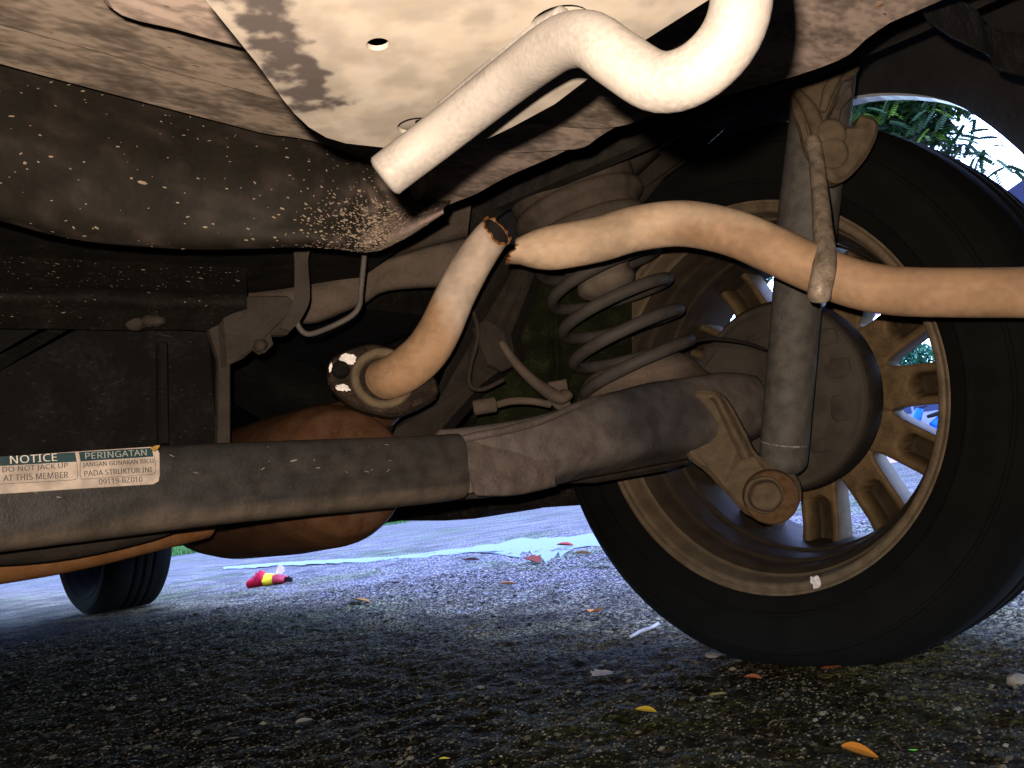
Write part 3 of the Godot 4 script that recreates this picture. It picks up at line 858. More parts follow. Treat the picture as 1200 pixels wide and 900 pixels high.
	for q in [[[480, 585], [530, 575], [560, 580], [548, 592], [500, 600]], [[560, 592], [580, 580], [640, 578], [660, 586], [600, 596]], [[660, 566], [690, 560], [720, 570], [700, 590], [668, 588]], [[420, 600], [455, 588], [490, 590], [470, 604], [430, 612]]]:
		var a := PackedVector3Array()
		for p in q: a.append(on_x(p[0], p[1], 0.851))
		obj("sealant_patch", prism(a, Vector3(0.006, 0, 0), 0.003), M.sill_dirt, sl)
	# body above and around: floor pan, light-blocking left slab, wheel-arch liner, wing, low light-blocking bumpers
	obj("body_shell", block(Vector3(-0.68, 0.62, -3.9), Vector3(0.60, 1.05, 0.55), 0.05), M.liner, car)
	obj("left_side_light_block", block(Vector3(-0.72, 0.15, -3.9), Vector3(-0.64, 0.75, 0.55), 0.02), M.paintwork, car)  # unseen slab hung low in place of wheels to block sky light
	obj("front_bumper_light_block", block(Vector3(-0.64, 0.16, -3.95), Vector3(1.0, 0.7, -3.8), 0.03), M.paintwork, car)  # unseen, added to keep sky light from under the front
	obj("rear_bumper_light_block", block(Vector3(-0.66, 0.15, 0.46), Vector3(1.0, 0.75, 0.56), 0.03), M.paintwork, car)  # unseen, lowered to cut the light coming in from behind
	obj("bumper_floor", block(Vector3(-0.66, 0.405, -0.05), Vector3(1.0, 0.468, 0.455), 0.01), M.black_trim, car)
	obj("bumper_corner", block(Vector3(0.97, 0.20, 0.02), Vector3(1.003, 0.60, 0.455), 0.01), M.paintwork, car)
	obj("roof", block(Vector3(-0.60, 1.06, -2.6), Vector3(0.92, 1.62, 0.40), 0.15), M.paintwork, car)
	make_arch()

func arch_curve(scale: float, x: float) -> PackedVector3Array:    # edge of the rear wheel arch, from the rear forward
	var half := [[-0.16, 0.20], [-0.175, 0.30], [-0.21, 0.40], [-0.254, 0.485], [-0.286, 0.539], [-0.315, 0.574], [-0.357, 0.601], [-0.415, 0.624], [-0.49, 0.632]]
	var out := PackedVector3Array()
	var c := Vector2(-0.49, 0.275)
	for h in half: out.append(Vector3(x, c.y + (h[1] - c.y) * scale, c.x + (h[0] - c.x) * scale))
	for i in range(half.size() - 2, -1, -1):
		var h: Array = half[i]
		out.append(Vector3(x, c.y + (h[1] - c.y) * scale, c.x - (h[0] - c.x) * scale * 1.1))
	return out
func make_arch() -> void:
	var curves := [arch_curve(1.0, 1.003), arch_curve(1.0, 0.996), arch_curve(1.07, 0.975), arch_curve(1.16, 0.90), arch_curve(1.2, 0.80), arch_curve(1.2, 0.60)]
	for c in curves:
		for i in c.size():
			var p: Vector3 = c[i]
			p.z += smoothstep(1.0, 0.75, p.x) * 0.30 * smoothstep(-0.45, -0.2, p.z)
			if p.z < -0.49: p.y = maxf(p.y, lerpf(0.20, 0.43, smoothstep(0.99, 0.85, p.x)))
			c[i] = p
	obj("wheel_arch_liner", loft(curves, 26, 70, 0.003), M.liner, car)
	# wing: the body side with the arch cut out
	var edge := smooth(arch_curve(1.0, 1.004), 60)
	var a := PackedVector3Array()
	for p in edge: a.append(p)
	a.append_array(PackedVector3Array([Vector3(1.004, 0.2, -0.95), Vector3(1.004, 0.62, -0.98), Vector3(1.004, 0.62, -2.9), Vector3(1.004, 1.0, -2.9), Vector3(1.004, 1.04, 0.42), Vector3(1.004, 0.19, 0.44), Vector3(1.004, 0.19, 0.0)]))
	obj("rear_wing", prism(a, Vector3(0.03, 0, 0), 0.006), M.paintwork, car)
	obj("door", block(Vector3(1.004, 0.19, -2.88), Vector3(1.03, 0.618, -0.985), 0.01), M.paintwork, car)
	# inner wall of the wheel house, above the spring, open below
	var w := PackedVector3Array([Vector3(0.60, 0.47, -0.02), Vector3(0.60, 0.72, -0.02), Vector3(0.60, 0.72, -0.95), Vector3(0.60, 0.44, -0.95), Vector3(0.60, 0.50, -0.62)])
	obj("wheel_house_wall", prism(w, Vector3(-0.02, 0, 0), 0.004), M.liner, car)
func lump(c: Vector3, rx: float, ry: float, rz: float) -> ArrayMesh:
	var rows := []
	for i in 9:
		var t := PI * i / 8.0
		var row := PackedVector3Array()
		for k in 16:
			var a := TAU * k / 16
			var d := Vector3(sin(t) * cos(a), cos(t), sin(t) * sin(a))
			var f := 1.0 + 0.35 * noise0.get_noise_3d(d.x * 120 + c.x * 9000, d.y * 120, d.z * 120 + c.y * 9000)
			row.append(c + view_basis * Vector3(d.x * rx * f, d.y * ry * f, d.z * rz * f))
		rows.append(row)
	return grid(rows, false, true)

func make_suspension() -> void:
	# torsion beam across the car: a rounded box section, flat where the notice is stuck
	var sec := curve2([[0.000, 0.2385], [0.001, 0.251], [-0.002, 0.2590], [-0.010, 0.262], [-0.030, 0.261], [-0.055, 0.256], [-0.062, 0.242], [-0.056, 0.225], [-0.035, 0.2165], [-0.014, 0.2155], [-0.004, 0.219], [-0.0005, 0.226], [0.000, 0.2385]], 49)
	sec.pop_back()
	var rows := []
	var cols := []
	for i in 70:
		var f := i / 69.0
		var x := lerpf(-0.62, 0.388, f)
		var far := smoothstep(0.16, 0.40, x)
		var paint_row := PackedColorArray()
		var ring := PackedVector3Array()
		for q in sec:
			var d := 0.0007 * noise0.get_noise_3d(x * 500, q[1] * 700, q[0] * 700)
			var worn := clampf(smoothstep(0.229, 0.219, q[1] + 0.004 * noise0.get_noise_2d(x * 3000, q[1] * 6000)) * 0.8 + 0.25 * far + 0.35 * noise0.get_noise_2d(x * 1500, q[1] * 9000) * 0.5, 0.0, 1.0)
			paint_row.append(Color(0.17, 0.165, 0.165).lerp(Color(0.75, 0.61, 0.48), worn))
			ring.append(Vector3(x, 0.262 - 0.0040 * far - (0.262 - q[1]) * (1.0 + 0.02 * far) + d, -0.47 + q[0] + d - 0.010 * smoothstep(0.22, 0.44, x)))
		rows.append(ring)
		cols.append(paint_row)
	obj("axle_beam", grid(rows, false, true, cols), M.beam, car)
	flecks("scuff", transposed(rows), 0, 5, 33, 66, 60, 0.0004, mat("scuffed", lin(0.10, 0.09, 0.08), "", 1.0, 0.8), null, 7.0)
	# trailing arm, its welded skirt and flange lip
	var arm := pts([[515, 545, 0.665], [550, 543, 0.672], [590, 538, 0.690], [640, 528, 0.72], [700, 512, 0.76], [760, 498, 0.80], [810, 490, 0.83], [855, 482, 0.86], [875, 480, 0.88]])
	var arows := tube_rows(smooth(arm, 70), [0.0235, 0.0250, 0.0262, 0.028, 0.0315, 0.0335, 0.034, 0.034, 0.030], 36, 1.1, 0.012)
	for i in arows.size():
		var r: PackedVector3Array = arows[i]
		var mid := Vector3.ZERO
		for p in r: mid += p / r.size()
		for k in r.size():
			var a: float = TAU * k / r.size()
			r[k] = mid + (r[k] - mid) * pow(pow(absf(cos(a + 0.3)), 4.0) + pow(absf(sin(a + 0.3)), 4.0), -0.25) * 0.95
		arows[i] = r
	cap(arows)
	var toward := view_basis * Vector3(-0.1, 0.75, 0.6)
	var mid_arm := P(770, 478, 0.76)
	var acol := []
	for r in arows:
		var c := PackedColorArray()
		for p in r:
			var n := noise0.get_noise_3d(p.x * 1800, p.y * 1800, p.z * 1800)
			var bare := smoothstep(0.075, 0.035, p.distance_to(mid_arm) + n * 0.02)
			c.append(Color(0.80, 0.68, 0.62).lerp(Color(0.32, 0.31, 0.34), bare * 0.9) * (1.0 + n * 0.3))
		acol.append(c)
	obj("trailing_arm", grid(arows, false, true, acol), mat("arm_paint", lin(0.10, 0.10, 0.10), "dust", 7.0, 0.6, "coarse", 0.25, 0.0, 0.0, true), car)
	var skirt := [pts([[532, 520, 0.645], [600, 505, 0.68], [660, 498, 0.71]]), pts([[538, 545, 0.632], [600, 540, 0.662], [655, 540, 0.69]]), pts([[552, 572, 0.630], [600, 572, 0.655], [650, 562, 0.685]]), pts([[560, 582, 0.640], [605, 581, 0.665], [652, 570, 0.695]]), pts([[560, 578, 0.70], [605, 576, 0.72], [652, 568, 0.74]])]
	obj("arm_skirt", loft(skirt, 30, 30, 0.001), M.arm, car)
	obj("seam_lip", tube(pts([[533, 518, 0.652], [545, 514, 0.652], [590, 505, 0.672], [640, 491, 0.70], [690, 471, 0.745], [740, 459, 0.80], [800, 453, 0.84], [870, 449, 0.87]]), 0.0032, 80, 10, true, 1.0, 0.35), M.arm, car)
	obj("seam_lip", tube(pts([[536, 524, 0.636], [545, 552, 0.630], [552, 576, 0.632]]), 0.0028, 30, 10, true, 1.0, 0.3), M.arm, car)
	obj("jacking_lip", prism(pts([[690, 556, 0.80], [740, 551, 0.83], [800, 540, 0.86], [805, 530, 0.865], [740, 540, 0.83], [690, 547, 0.80]]), (view_basis * Vector3(0, 0, -1)) * 0.03, 0.002), M.arm, car)
	obj("arm_underside", prism(pts([[600, 568, 0.76], [700, 566, 0.81], [780, 552, 0.85], [808, 543, 0.87], [806, 525, 0.875], [700, 540, 0.82], [600, 545, 0.76]]), (view_basis * Vector3(0, 0, -1)) * 0.03, 0.002), M.brown_dark, car)
	# bracket that carries the foot of the shock absorber
	var br := smooth(pts([[812, 458, 0.800], [845, 462, 0.800], [872, 505, 0.795], [884, 530, 0.80], [905, 544, 0.79], [926, 552, 0.79], [938, 570, 0.79], [937, 592, 0.79], [920, 608, 0.79], [898, 612, 0.787], [872, 602, 0.787], [850, 578, 0.795], [826, 553, 0.80], [804, 534, 0.80], [804, 500, 0.80], [811, 460, 0.80]]), 46)
	br.remove_at(45)
	var mount := obj("shock_mount", prism(br, (view_basis * Vector3(0.35, 0, -1)) * 0.022, 0.004), M.bracket, car)
	var axis := (view_basis * Vector3(-0.12, 0.0, 1)).normalized()
	var bolt := P(894, 579, 0.785)
	obj("washer", lathe(round_profile([[0.0, 0.0], [0.005, 0.0], [0.006, 0.0245], [-0.004, 0.026], [-0.006, 0.0]], 0.002), bolt + view_basis * Vector3(0.008, -0.003, -0.002), axis, 40), mat("washer_rust", lin(0.065, 0.043, 0.025), "rust", 14.0, 0.8), mount)
	obj("bolt_head", lathe(round_profile([[0.0, 0.0175], [0.007, 0.0175], [0.008, 0.0145], [0.019, 0.0135], [0.021, 0.011], [0.021, 0.0]], 0.0018), bolt, axis, 40, false, 0.03), M.bracket, mount)
	var rib := [pts([[838, 464, 0.80], [846, 464, 0.80], [884, 535, 0.793]]), pts([[834, 466, 0.792], [842, 470, 0.792], [876, 536, 0.785]]), pts([[828, 468, 0.80], [838, 476, 0.80], [868, 540, 0.793]])]
	obj("pressed_rib", loft(rib, 10, 24), M.bracket, mount)
	# shock absorber
	var low := P(916, 560, 0.808)
	var mid := P(931, 385, 0.792)
	var top := P(966, 95, 0.755)
	var ax := (mid - low).normalized()
	var sh := part("shock_absorber", car)
	obj("damper_tube", lathe(round_profile([[0.002, 0.0], [0.006, 0.016], [0.014, 0.0218], [0.030, 0.0222], [0.22, 0.0222], [0.225, 0.0]], 0.004), low, ax, 48), M.shock, sh)
	flecks("chipped_paint", last_rows, 9, last_rows.size() - 5, 0, 46, 260, 0.0006, mat("grey_chip", lin(0.16, 0.15, 0.14), "", 1.0, 0.7), func(u: float, v: float) -> float: return 0.25 + 0.75 * smoothstep(0.3, 0.0, u))
	obj("damper_eye", lathe(round_profile([[-0.012, 0.0], [-0.012, 0.017], [0.012, 0.017], [0.012, 0.0]], 0.002), P(908, 578, 0.815), axis, 32), M.bracket, sh)
	var base := low.lerp(mid, 1.0) + ax * 0.04
	var ax2 := (top - mid).normalized()
	obj("dust_cover", lathe(round_profile([[0.0, 0.0225], [0.0, 0.0262], [0.004, 0.0268], [0.26, 0.0258], [0.27, 0.02], [0.29, 0.0]], 0.002), mid + ax2 * 0.062, ax2, 48), M.shock, sh)
	# coil spring on its seats
	var s0 := P(752, 446, 0.868)
	var s1 := P(683, 258, 0.890)
	var sa := (s1 - s0).normalized()
	var su := (view_basis * Vector3.RIGHT)
	su = (su - sa * su.dot(sa)).normalized()
	var sv := sa.cross(su)              # towards the viewer or away
	if sv.dot(view_basis * Vector3(0, 0, 1)) > 0: sv = -sv
	var path := PackedVector3Array()
	var turns := 4.9
	var length := s0.distance_to(s1)
	for i in 150:
		var f := i / 149.0
		var a := deg_to_rad(-205.0) + TAU * turns * f
		var r := 0.0595
		path.append(s0 + sa * (length * (f * 0.92 + 0.02)) + (su * cos(a) + sv * sin(a)) * r)
	obj("coil_spring", tube(path, 0.0062, 300, 16), M.spring, car)
	obj("lower_spring_seat", lathe(round_profile([[0.006, 0.0], [0.006, 0.030], [0.004, 0.048], [-0.004, 0.058], [-0.012, 0.064], [-0.018, 0.066], [-0.028, 0.074], [-0.034, 0.086], [-0.04, 0.087], [-0.045, 0.04]], 0.004), s0 + view_basis * Vector3(-0.004, 0.013, -0.03), (sa + Vector3.UP * 0.6).normalized(), 56, false, 0.02), mat("dusty_seat", lin(0.100, 0.077, 0.062), "dust", 6.0, 0.85, "coarse", 0.2), car)
	obj("upper_spring_seat", lathe(round_profile([[-0.012, 0.046], [-0.013, 0.060], [-0.006, 0.066], [0.002, 0.064], [0.003, 0.060], [0.012, 0.062], [0.018, 0.070], [0.026, 0.070], [0.030, 0.065], [0.045, 0.067], [0.06, 0.064], [0.085, 0.05], [0.09, 0.0]], 0.003), s1 - sa * 0.01, sa, 64), M.brown, car)
	var bs := []
	for k in 30:
		var f := k / 29.0
		bs.append([-f * 0.085, lerpf(0.038, 0.026, f * f) * (1.0 + 0.09 * sin(f * 22.0))])
	bs.append([-0.090, 0.018]); bs.append([-0.091, 0.0])
	obj("bump_stop", lathe(bs, s1 + sa * 0.006, sa, 40, false, 0.03), M.rubber, car)
	# brake drum and its backing plate
	var c := Vector3(0, HUB.y, HUB.z)
	var drum := obj("brake_drum", lathe(round_profile([[0.8380, 0.090], [0.8380, 0.1015], [0.8420, 0.1045], [0.8560, 0.1055], [0.8680, 0.1040], [0.8690, 0.0]], 0.002), c, Vector3.RIGHT, 96), M.brown_dark, car)
	obj("backing_plate", lathe(round_profile([[0.8160, 0.0], [0.8160, 0.034], [0.8200, 0.042], [0.8270, 0.050], [0.8270, 0.064], [0.8295, 0.068], [0.8295, 0.088], [0.8330, 0.094], [0.8330, 0.0995], [0.8410, 0.1025]], 0.002), c, Vector3.RIGHT, 80), M.drum, drum)
	for q in [[978, 432, 0.020, 0.013], [984, 478, 0.014, 0.018], [962, 522, 0.016, 0.010], [962, 420, 0.012, 0.016], [884, 400, 0.013, 0.010], [940, 540, 0.012, 0.012], [968, 395, 0.014, 0.011]]:
		var p := on_x(q[0], q[1], 0.8285)
		var rr := []
		for s in [[0.0035, 1.0], [0.001, 0.95], [0.0, 0.8], [-0.0003, 0.0]]:
			var ring := PackedVector3Array()
			for k in 20:
				var a := TAU * k / 20
				var e := pow(pow(absf(cos(a)), 4.0) + pow(absf(sin(a)), 4.0), -0.25)
				ring.append(p + Vector3(s[0], sin(a) * e * q[3] * 0.8 * s[1], cos(a) * e * q[2] * 0.8 * s[1]))
			rr.append(ring)
		obj("pressed_boss", grid(rr, false, true), M.drum, drum)
	# spindle carrier behind the drum, a dark mass between arm and backing plate
	obj("spindle_carrier", prism(smooth(pts([[800, 450, 0.90], [820, 432, 0.905], [826, 405, 0.91], [850, 402, 0.92], [900, 412, 0.92], [935, 440, 0.92], [935, 500, 0.92], [905, 540, 0.90], [870, 545, 0.89], [820, 500, 0.88], [802, 470, 0.89]]), 40), (view_basis * Vector3(0.3, 0, -1)) * 0.02, 0.004), M.drum, car)

func make_hanger() -> void:
	var back := view_basis * Vector3(0, 0, -1)
	var pl := smooth(pts([[929, 102, 0.715], [951, 88, 0.715], [975, 74, 0.712], [990, 71, 0.710], [1003, 75, 0.710], [1004, 88, 0.710], [990, 93, 0.710], [984, 110, 0.708], [976, 128, 0.706], [968, 150, 0.700], [968, 192, 0.690], [956, 190, 0.690], [946, 175, 0.695], [940, 150, 0.70], [931, 128, 0.71], [928, 104, 0.715]]), 60)
	pl.remove_at(59)
	var hb := obj("exhaust_hanger_bracket", prism(pl, back * 0.010, 0.003), M.bracket, car)
	obj("pressed_rib", tube(pts([[935, 110, 0.708], [950, 130, 0.700], [960, 160, 0.690], [962, 185, 0.684]]), [0.004, 0.006, 0.006, 0.004], 24, 12), M.bracket, hb)
	obj("pressed_rib", tube(pts([[984, 84, 0.704], [972, 104, 0.700], [964, 130, 0.696]]), [0.004, 0.005, 0.003], 24, 12), M.bracket, hb)
	obj("bolt_head", lathe(round_profile([[0, 0.0075], [0.006, 0.0072], [0.009, 0.005], [0.0095, 0.0]], 0.001), P(994, 81, 0.708), -back, 20), M.bracket, hb)
	var blade := pts([[985, 112, 0.712], [997, 100, 0.712], [1000, 112, 0.712], [986, 128, 0.712], [984, 140, 0.712], [972, 138, 0.712]])
	obj("spring_clip", prism(blade, back * 0.004, 0.001), M.brown, hb)
	var c := smooth(pts([[962, 152, 0.682], [972, 144, 0.680], [985, 143, 0.680], [996, 146, 0.682], [1004, 146, 0.684], [1008, 140, 0.685], [1011, 134, 0.685], [1021, 134, 0.686], [1030, 140, 0.686], [1032, 149, 0.686], [1027, 166, 0.686], [1015, 187, 0.686], [1000, 204, 0.684], [989, 212, 0.682], [980, 213, 0.680], [971, 207, 0.680], [964, 190, 0.680], [960, 168, 0.681], [962, 154, 0.682]]), 70)
	c.remove_at(69)
	var rb := obj("rubber_hanger", prism(c, back * 0.018, 0.004), M.bracket, car)
	obj("eyelet", lathe(round_profile([[0, 0.011], [0.003, 0.012], [0.005, 0.009], [0.005, 0.0]], 0.001), P(973, 158, 0.679), -back, 24), M.bracket, rb)
	obj("eyelet", lathe(round_profile([[0, 0.012], [0.003, 0.013], [0.005, 0.010], [0.005, 0.0]], 0.001), P(974, 180, 0.678), -back, 24), M.bracket, rb)

func make_exhaust() -> void:
	# rear piece: the broken tail pipe with its hanger rod
	var tp := thing("tail_pipe", "rusty orange tail pipe snapped off at its left end, held by a bare metal rod", "exhaust pipe")
	var path := smooth(pts([[601, 296, 0.632], [650, 290, 0.630], [700, 281, 0.628], [745, 268, 0.625], [800, 262, 0.620], [855, 272, 0.612], [900, 290, 0.603], [950, 313, 0.592], [1000, 332, 0.583], [1050, 341, 0.575], [1120, 343, 0.566], [1200, 343, 0.556], [1320, 344, 0.54]]), 120)
	var rows := tube_rows(path, 0.0166, 32, 1.0, 0.006)
	var fr := frames(path)
	for i in 10:      # the broken end is crimped and ragged
		var f := 1.0 - i / 10.0
		var ring: PackedVector3Array = rows[i]
		for k in ring.size():
			var d := ring[k] - path[i]
			var v := d.dot(view_basis * Vector3.UP)
			ring[k] = path[i] + d - (view_basis * Vector3.UP) * v * 0.55 * f * f
			if i == 0: ring[k] -= fr[0][0] * (0.004 * noise0.get_noise_1d(k * 170.0) + v * -0.5 - 0.002)
		rows[i] = ring
	obj("pipe", grid(rows, false, true, dusted(rows, func(u: float, a: float) -> float: return smoothstep(0.42, 0.30, u + 0.10 * sin(a * 2.0)) * 0.9, Color(0.25, 0.160, 0.098), Color(0.36, 0.268, 0.184))), M.pipe, tp)
	var inner := tube_rows(path.slice(0, 40), 0.0150, 32)
	for i in 10:
		var f := 1.0 - i / 10.0
		var ring: PackedVector3Array = inner[i]
		for k in ring.size():
			var d := ring[k] - path[i]
			var v := d.dot(view_basis * Vector3.UP)
			ring[k] = path[i] + d - (view_basis * Vector3.UP) * v * 0.55 * f * f
			if i == 0: ring[k] -= fr[0][0] * (0.004 * noise0.get_noise_1d(k * 170.0) + v * -0.5 - 0.002)
		inner[i] = ring
	obj("bore", grid(inner, false, true), M.soot, tp)
	var edge: PackedVector3Array = rows[0].duplicate()
	edge.append(edge[0])
	var rim := obj("ragged_edge", tube(edge, [0.0006, 0.001, 0.0006, 0.0012, 0.0007, 0.001, 0.0006], 90, 8, false, 1.0, 0.6), M.rust_edge, tp)
	rim.set_meta("label", "orange flaking rust on the broken edge")
	var rod := pts([[952, 165, 0.675], [956, 182, 0.665], [959, 210, 0.645], [962, 240, 0.622], [964, 267, 0.603], [967, 297, 0.582], [965, 320, 0.570], [961, 338, 0.566], [960, 349, 0.568]])
	var rd := obj("hanger_rod", tube(rod, [0.0060, 0.0060, 0.0060, 0.0062, 0.0064, 0.0068, 0.0074, 0.0080, 0.0076], 60, 20, true, 1.0, 0.03), M.rod, tp)
	rd.set_meta("label", "bare metal rod with worn shiny patches welded across the pipe")
	# front piece: muffler, outlet and flanged pipe stub
	var ex := thing("exhaust", "exhaust with rusty muffler behind the axle beam and a broken stub on a flange", "exhaust")
	var c := Vector3(0.340, 0.242, 0.0)
	var muf := []
	for q in [[-0.556, 0.0], [-0.556, 0.030], [-0.559, 0.046], [-0.568, 0.050], [-0.580, 0.055], [-0.65, 0.058], [-0.75, 0.058], [-0.795, 0.053], [-0.815, 0.044], [-0.82, 0.0]]: muf.append(q)
	var mrows := []
	for p in round_profile(muf, 0.006):
		var ring := PackedVector3Array()
		for k in 56:
			var a := TAU * k / 56
			ring.append(c + Vector3(cos(a) * p[1] * 1.12, sin(a) * p[1] - 0.0, p[0]))
		mrows.append(ring)
	obj("muffler", grid(mrows, false, true), M.muffler, ex)
	var inlet := PackedVector3Array()
	for q in [[-300, 728], [0, 683], [100, 665], [200, 640], [240, 630]]: inlet.append(on_z(q[0], q[1], -0.60) + Vector3(0, 0.018, 0))
	obj("inlet_pipe", tube(inlet, 0.019, 40, 24), mat("inlet_rust", lin(0.10, 0.055, 0.026), "rust", 5.0, 0.6, "fine", 0.2), ex)
	var outlet := pts([[392, 500, 0.72], [425, 490, 0.71], [450, 470, 0.69], [462, 450, 0.672]])
	obj("outlet_elbow", tube(outlet, [0.020, 0.020, 0.019, 0.019], 30, 24), M.muffler, ex)
	obj("collar", tube(pts([[428, 486, 0.70], [440, 479, 0.695]]), 0.023, 8, 24, true), M.flange, ex)
	# flange plate facing up and left
	var n := (view_basis * Vector3(0.28, 0.34, 1)).normalized()
	var fc := P(447, 444, 0.655)
	var fu := view_basis * Vector3(1, -0.10, 0)
	fu = (fu - n * fu.dot(n)).normalized()
	var fv := n.cross(fu)
	var poly := PackedVector3Array()
	for q in curve2([[-0.040, -0.006], [-0.041, 0.006], [-0.034, 0.015], [-0.016, 0.026], [0.0, 0.028], [0.016, 0.025], [0.038, 0.012], [0.044, 0.003], [0.043, -0.008], [0.018, -0.026], [0.0, -0.028], [-0.018, -0.025], [-0.036, -0.014], [-0.040, -0.006]], 50): poly.append(fc + fu * q[0] + fv * q[1])
	poly.remove_at(49)
	var fl := obj("flange", prism(poly, -n * 0.009, 0.002), M.flange, ex)
	obj("ring", lathe(round_profile([[-0.002, 0.0245], [0.004, 0.0245], [0.006, 0.022], [0.004, 0.018], [-0.002, 0.017]], 0.0012), fc + fu * 0.001, n, 44), M.bracket, fl)
	obj("bolt_head", lathe(round_profile([[0, 0.0068], [0.004, 0.0066], [0.0055, 0.005], [0.0055, 0.0]], 0.001), fc - fu * 0.0315 + fv * 0.001, n, 24), M.tar, fl)
	for q in [[-0.027, 0.011, 0.0062, 0.0042, 1], [-0.0275, -0.0125, 0.0050, 0.0030, 2], [-0.039, 0.002, 0.0012, 0.0035, 3]]:
		var patch := PackedVector3Array()
		for k in 22:
			var a := TAU * k / 22
			var f: float = 1.0 + 0.5 * noise0.get_noise_1d(k * 260.0 + q[4] * 1000.0)
			patch.append(fc + n * 0.0006 + fu * (q[0] + cos(a) * q[2] * f) + fv * (q[1] + sin(a) * q[3] * f))
		var o := obj("paint_flake", prism(patch, -n * 0.0004, 0.0001), M.white_paint, fl)
		o.set_meta("label", "white paint left round the flange bolt")
	# the stub: turns out of the flange and rises to its rusted break
	var sp := smooth(pts([[450, 446, 0.662], [464, 440, 0.648], [480, 430, 0.640], [500, 411, 0.638], [516, 385, 0.640], [534, 345, 0.641], [553, 310, 0.641], [572, 282, 0.638], [582, 271, 0.634]]), 70)
	var srow := tube_rows(sp, [0.0165, 0.0165, 0.0168, 0.0165, 0.0158, 0.0152, 0.0148, 0.0140, 0.0126], 32, 1.0, 0.006)
	var sf := frames(sp)
	var last: PackedVector3Array = srow[69]
	for k in 32: last[k] += sf[69][0] * (0.004 * noise0.get_noise_1d(k * 230.0 + 77.0)) - (view_basis * Vector3.RIGHT) * 0.0
	srow[69] = last
	obj("pipe_stub", grid(srow, false, true, dusted(srow, func(u: float, a: float) -> float: return smoothstep(0.42, 0.66, u + 0.08 * sin(a)) * (1.0 - 0.6 * smoothstep(0.93, 1.0, u)), Color(0.235, 0.146, 0.084), Color(0.33, 0.265, 0.21))), M.pipe, ex)
	var si := tube_rows(sp.slice(30, 70), [0.0138, 0.0136, 0.0130, 0.0114], 32)
	obj("bore", grid(si, false, true), M.soot, ex)
	var se: PackedVector3Array = last.duplicate()
	se.append(se[0])
	var sr := obj("ragged_edge", tube(se, [0.0007, 0.0012, 0.0006, 0.0012, 0.0007, 0.001, 0.0007], 90, 8, false, 1.0, 0.6), M.rust_edge, ex)
	sr.set_meta("label", "orange crumbling rust round the hole of the stub")

func make_notice() -> void:
	var z := -0.4685
	var out := PackedVector3Array()
	for q in [[-60, 542], [0, 535.5], [90, 529], [176, 523.5], [184, 525], [187, 531], [187.5, 556], [186, 564], [180, 567.5], [90, 573], [0, 579], [-60, 584]]: out.append(on_z(q[0], q[1], z))
	var st := obj("warning_sticker", prism(out, Vector3(0, 0, -0.0006), 0.0002), M.label_paper, car)
	st.set_meta("label", "creased cream and teal do-not-jack notice stuck on the axle beam")
	var head := func(a: Array):
		var p := PackedVector3Array()
		for q in a: p.append(on_z(q[0], q[1], z + 0.0002))
		obj("teal_heading", prism(p, Vector3(0, 0, -0.00015), 0.00005), M.label_teal, st)
	head.call([[-60, 544], [0, 535], [88, 530], [90, 541], [0, 546], [-60, 556]])
	head.call([[92.5, 529.8], [178, 524.8], [180, 535], [94.5, 540.6]])
	var line := func(a: Array):
		var p := PackedVector3Array()
		for q in a: p.append(on_z(q[0], q[1], z + 0.00015))
		obj("box_rule", tube(p, 0.00012, 40, 6), M.ink, st)
	line.call([[-60, 572], [0, 567.5], [60, 564], [86, 562.3], [90.5, 560.5], [91, 557], [90, 541]])
	line.call([[94, 541], [94, 557], [95, 560.5], [98, 561.5], [140, 558.5], [177, 555.8], [181, 554.5], [182.5, 551], [181, 535]])
	var write := func(text: String, x0: float, y0: float, x1: float, y1: float, x2: float, y2: float, m: Material):
		# from the left end of the base line to its right end; (x2, y2) is the top of the first letter
		var f := SystemFont.new()
		f.font_names = PackedStringArray(["Droid Sans"])
		var tm := TextMesh.new()
		tm.text = text
		tm.font = f
		tm.font_size = 32
		tm.pixel_size = 0.01
		tm.depth = 0.01
		tm.curve_step = 1.0
		var bb := tm.get_aabb()
		var a := on_z(x0, y0, z + 0.00045)
		var b := on_z(x1, y1, z + 0.00045)
		var t := on_z(x2, y2, z + 0.00045)
		var o := obj("lettering", tm, m, st)
		var sx := a.distance_to(b) / bb.size.x
		var sy := a.distance_to(t) / bb.size.y
		var ang := atan2(b.y - a.y, b.x - a.x)
		var basis := Basis(Vector3(0, 0, 1), ang) * Basis.from_scale(Vector3(sx, sy, 0.03))
		o.transform = Transform3D(basis, a - basis * Vector3(bb.position.x, bb.position.y, 0))
	var faded := mat("faded_print", lin(0.30, 0.28, 0.25), "skin", 60.0, 0.7)
	var ghost := mat("ghost_print", lin(0.15, 0.16, 0.15), "skin", 60.0, 0.7)
	write.call("NOTICE", 12, 543.5, 67, 540.0, 12, 534.5, faded)
	write.call("PERINGATAN", 100, 538.0, 172, 533.5, 100, 530.8, ghost)
	write.call("DO NOT JACK UP", 3, 554.8, 80, 549.2, 3, 547.5, M.ink)
	write.call("AT THIS MEMBER", 4, 564.0, 80, 559.6, 4, 556.8, M.ink)
	write.call("JANGAN GUNAKAN BICU", 97, 548.5, 180, 543.4, 97, 542.2, M.ink)
	write.call("PADA STRUKTUR INI", 99, 558.0, 178, 553.2, 99, 551.8, M.ink)
	write.call("09119-BZ010", 116, 568.0, 167, 564.4, 116, 561.4, M.ink)
	var curl := smooth(pts([[176, 526, 0.452], [180, 523, 0.449], [187, 522, 0.446], [185, 526, 0.449], [181, 529, 0.452]]), 16)
	obj("curled_corner", prism(curl, Vector3(0.0004, 0.0002, -0.0006), 0.0001), mat("glue", lin(0.35, 0.20, 0.05), "skin", 40.0, 0.6), st)

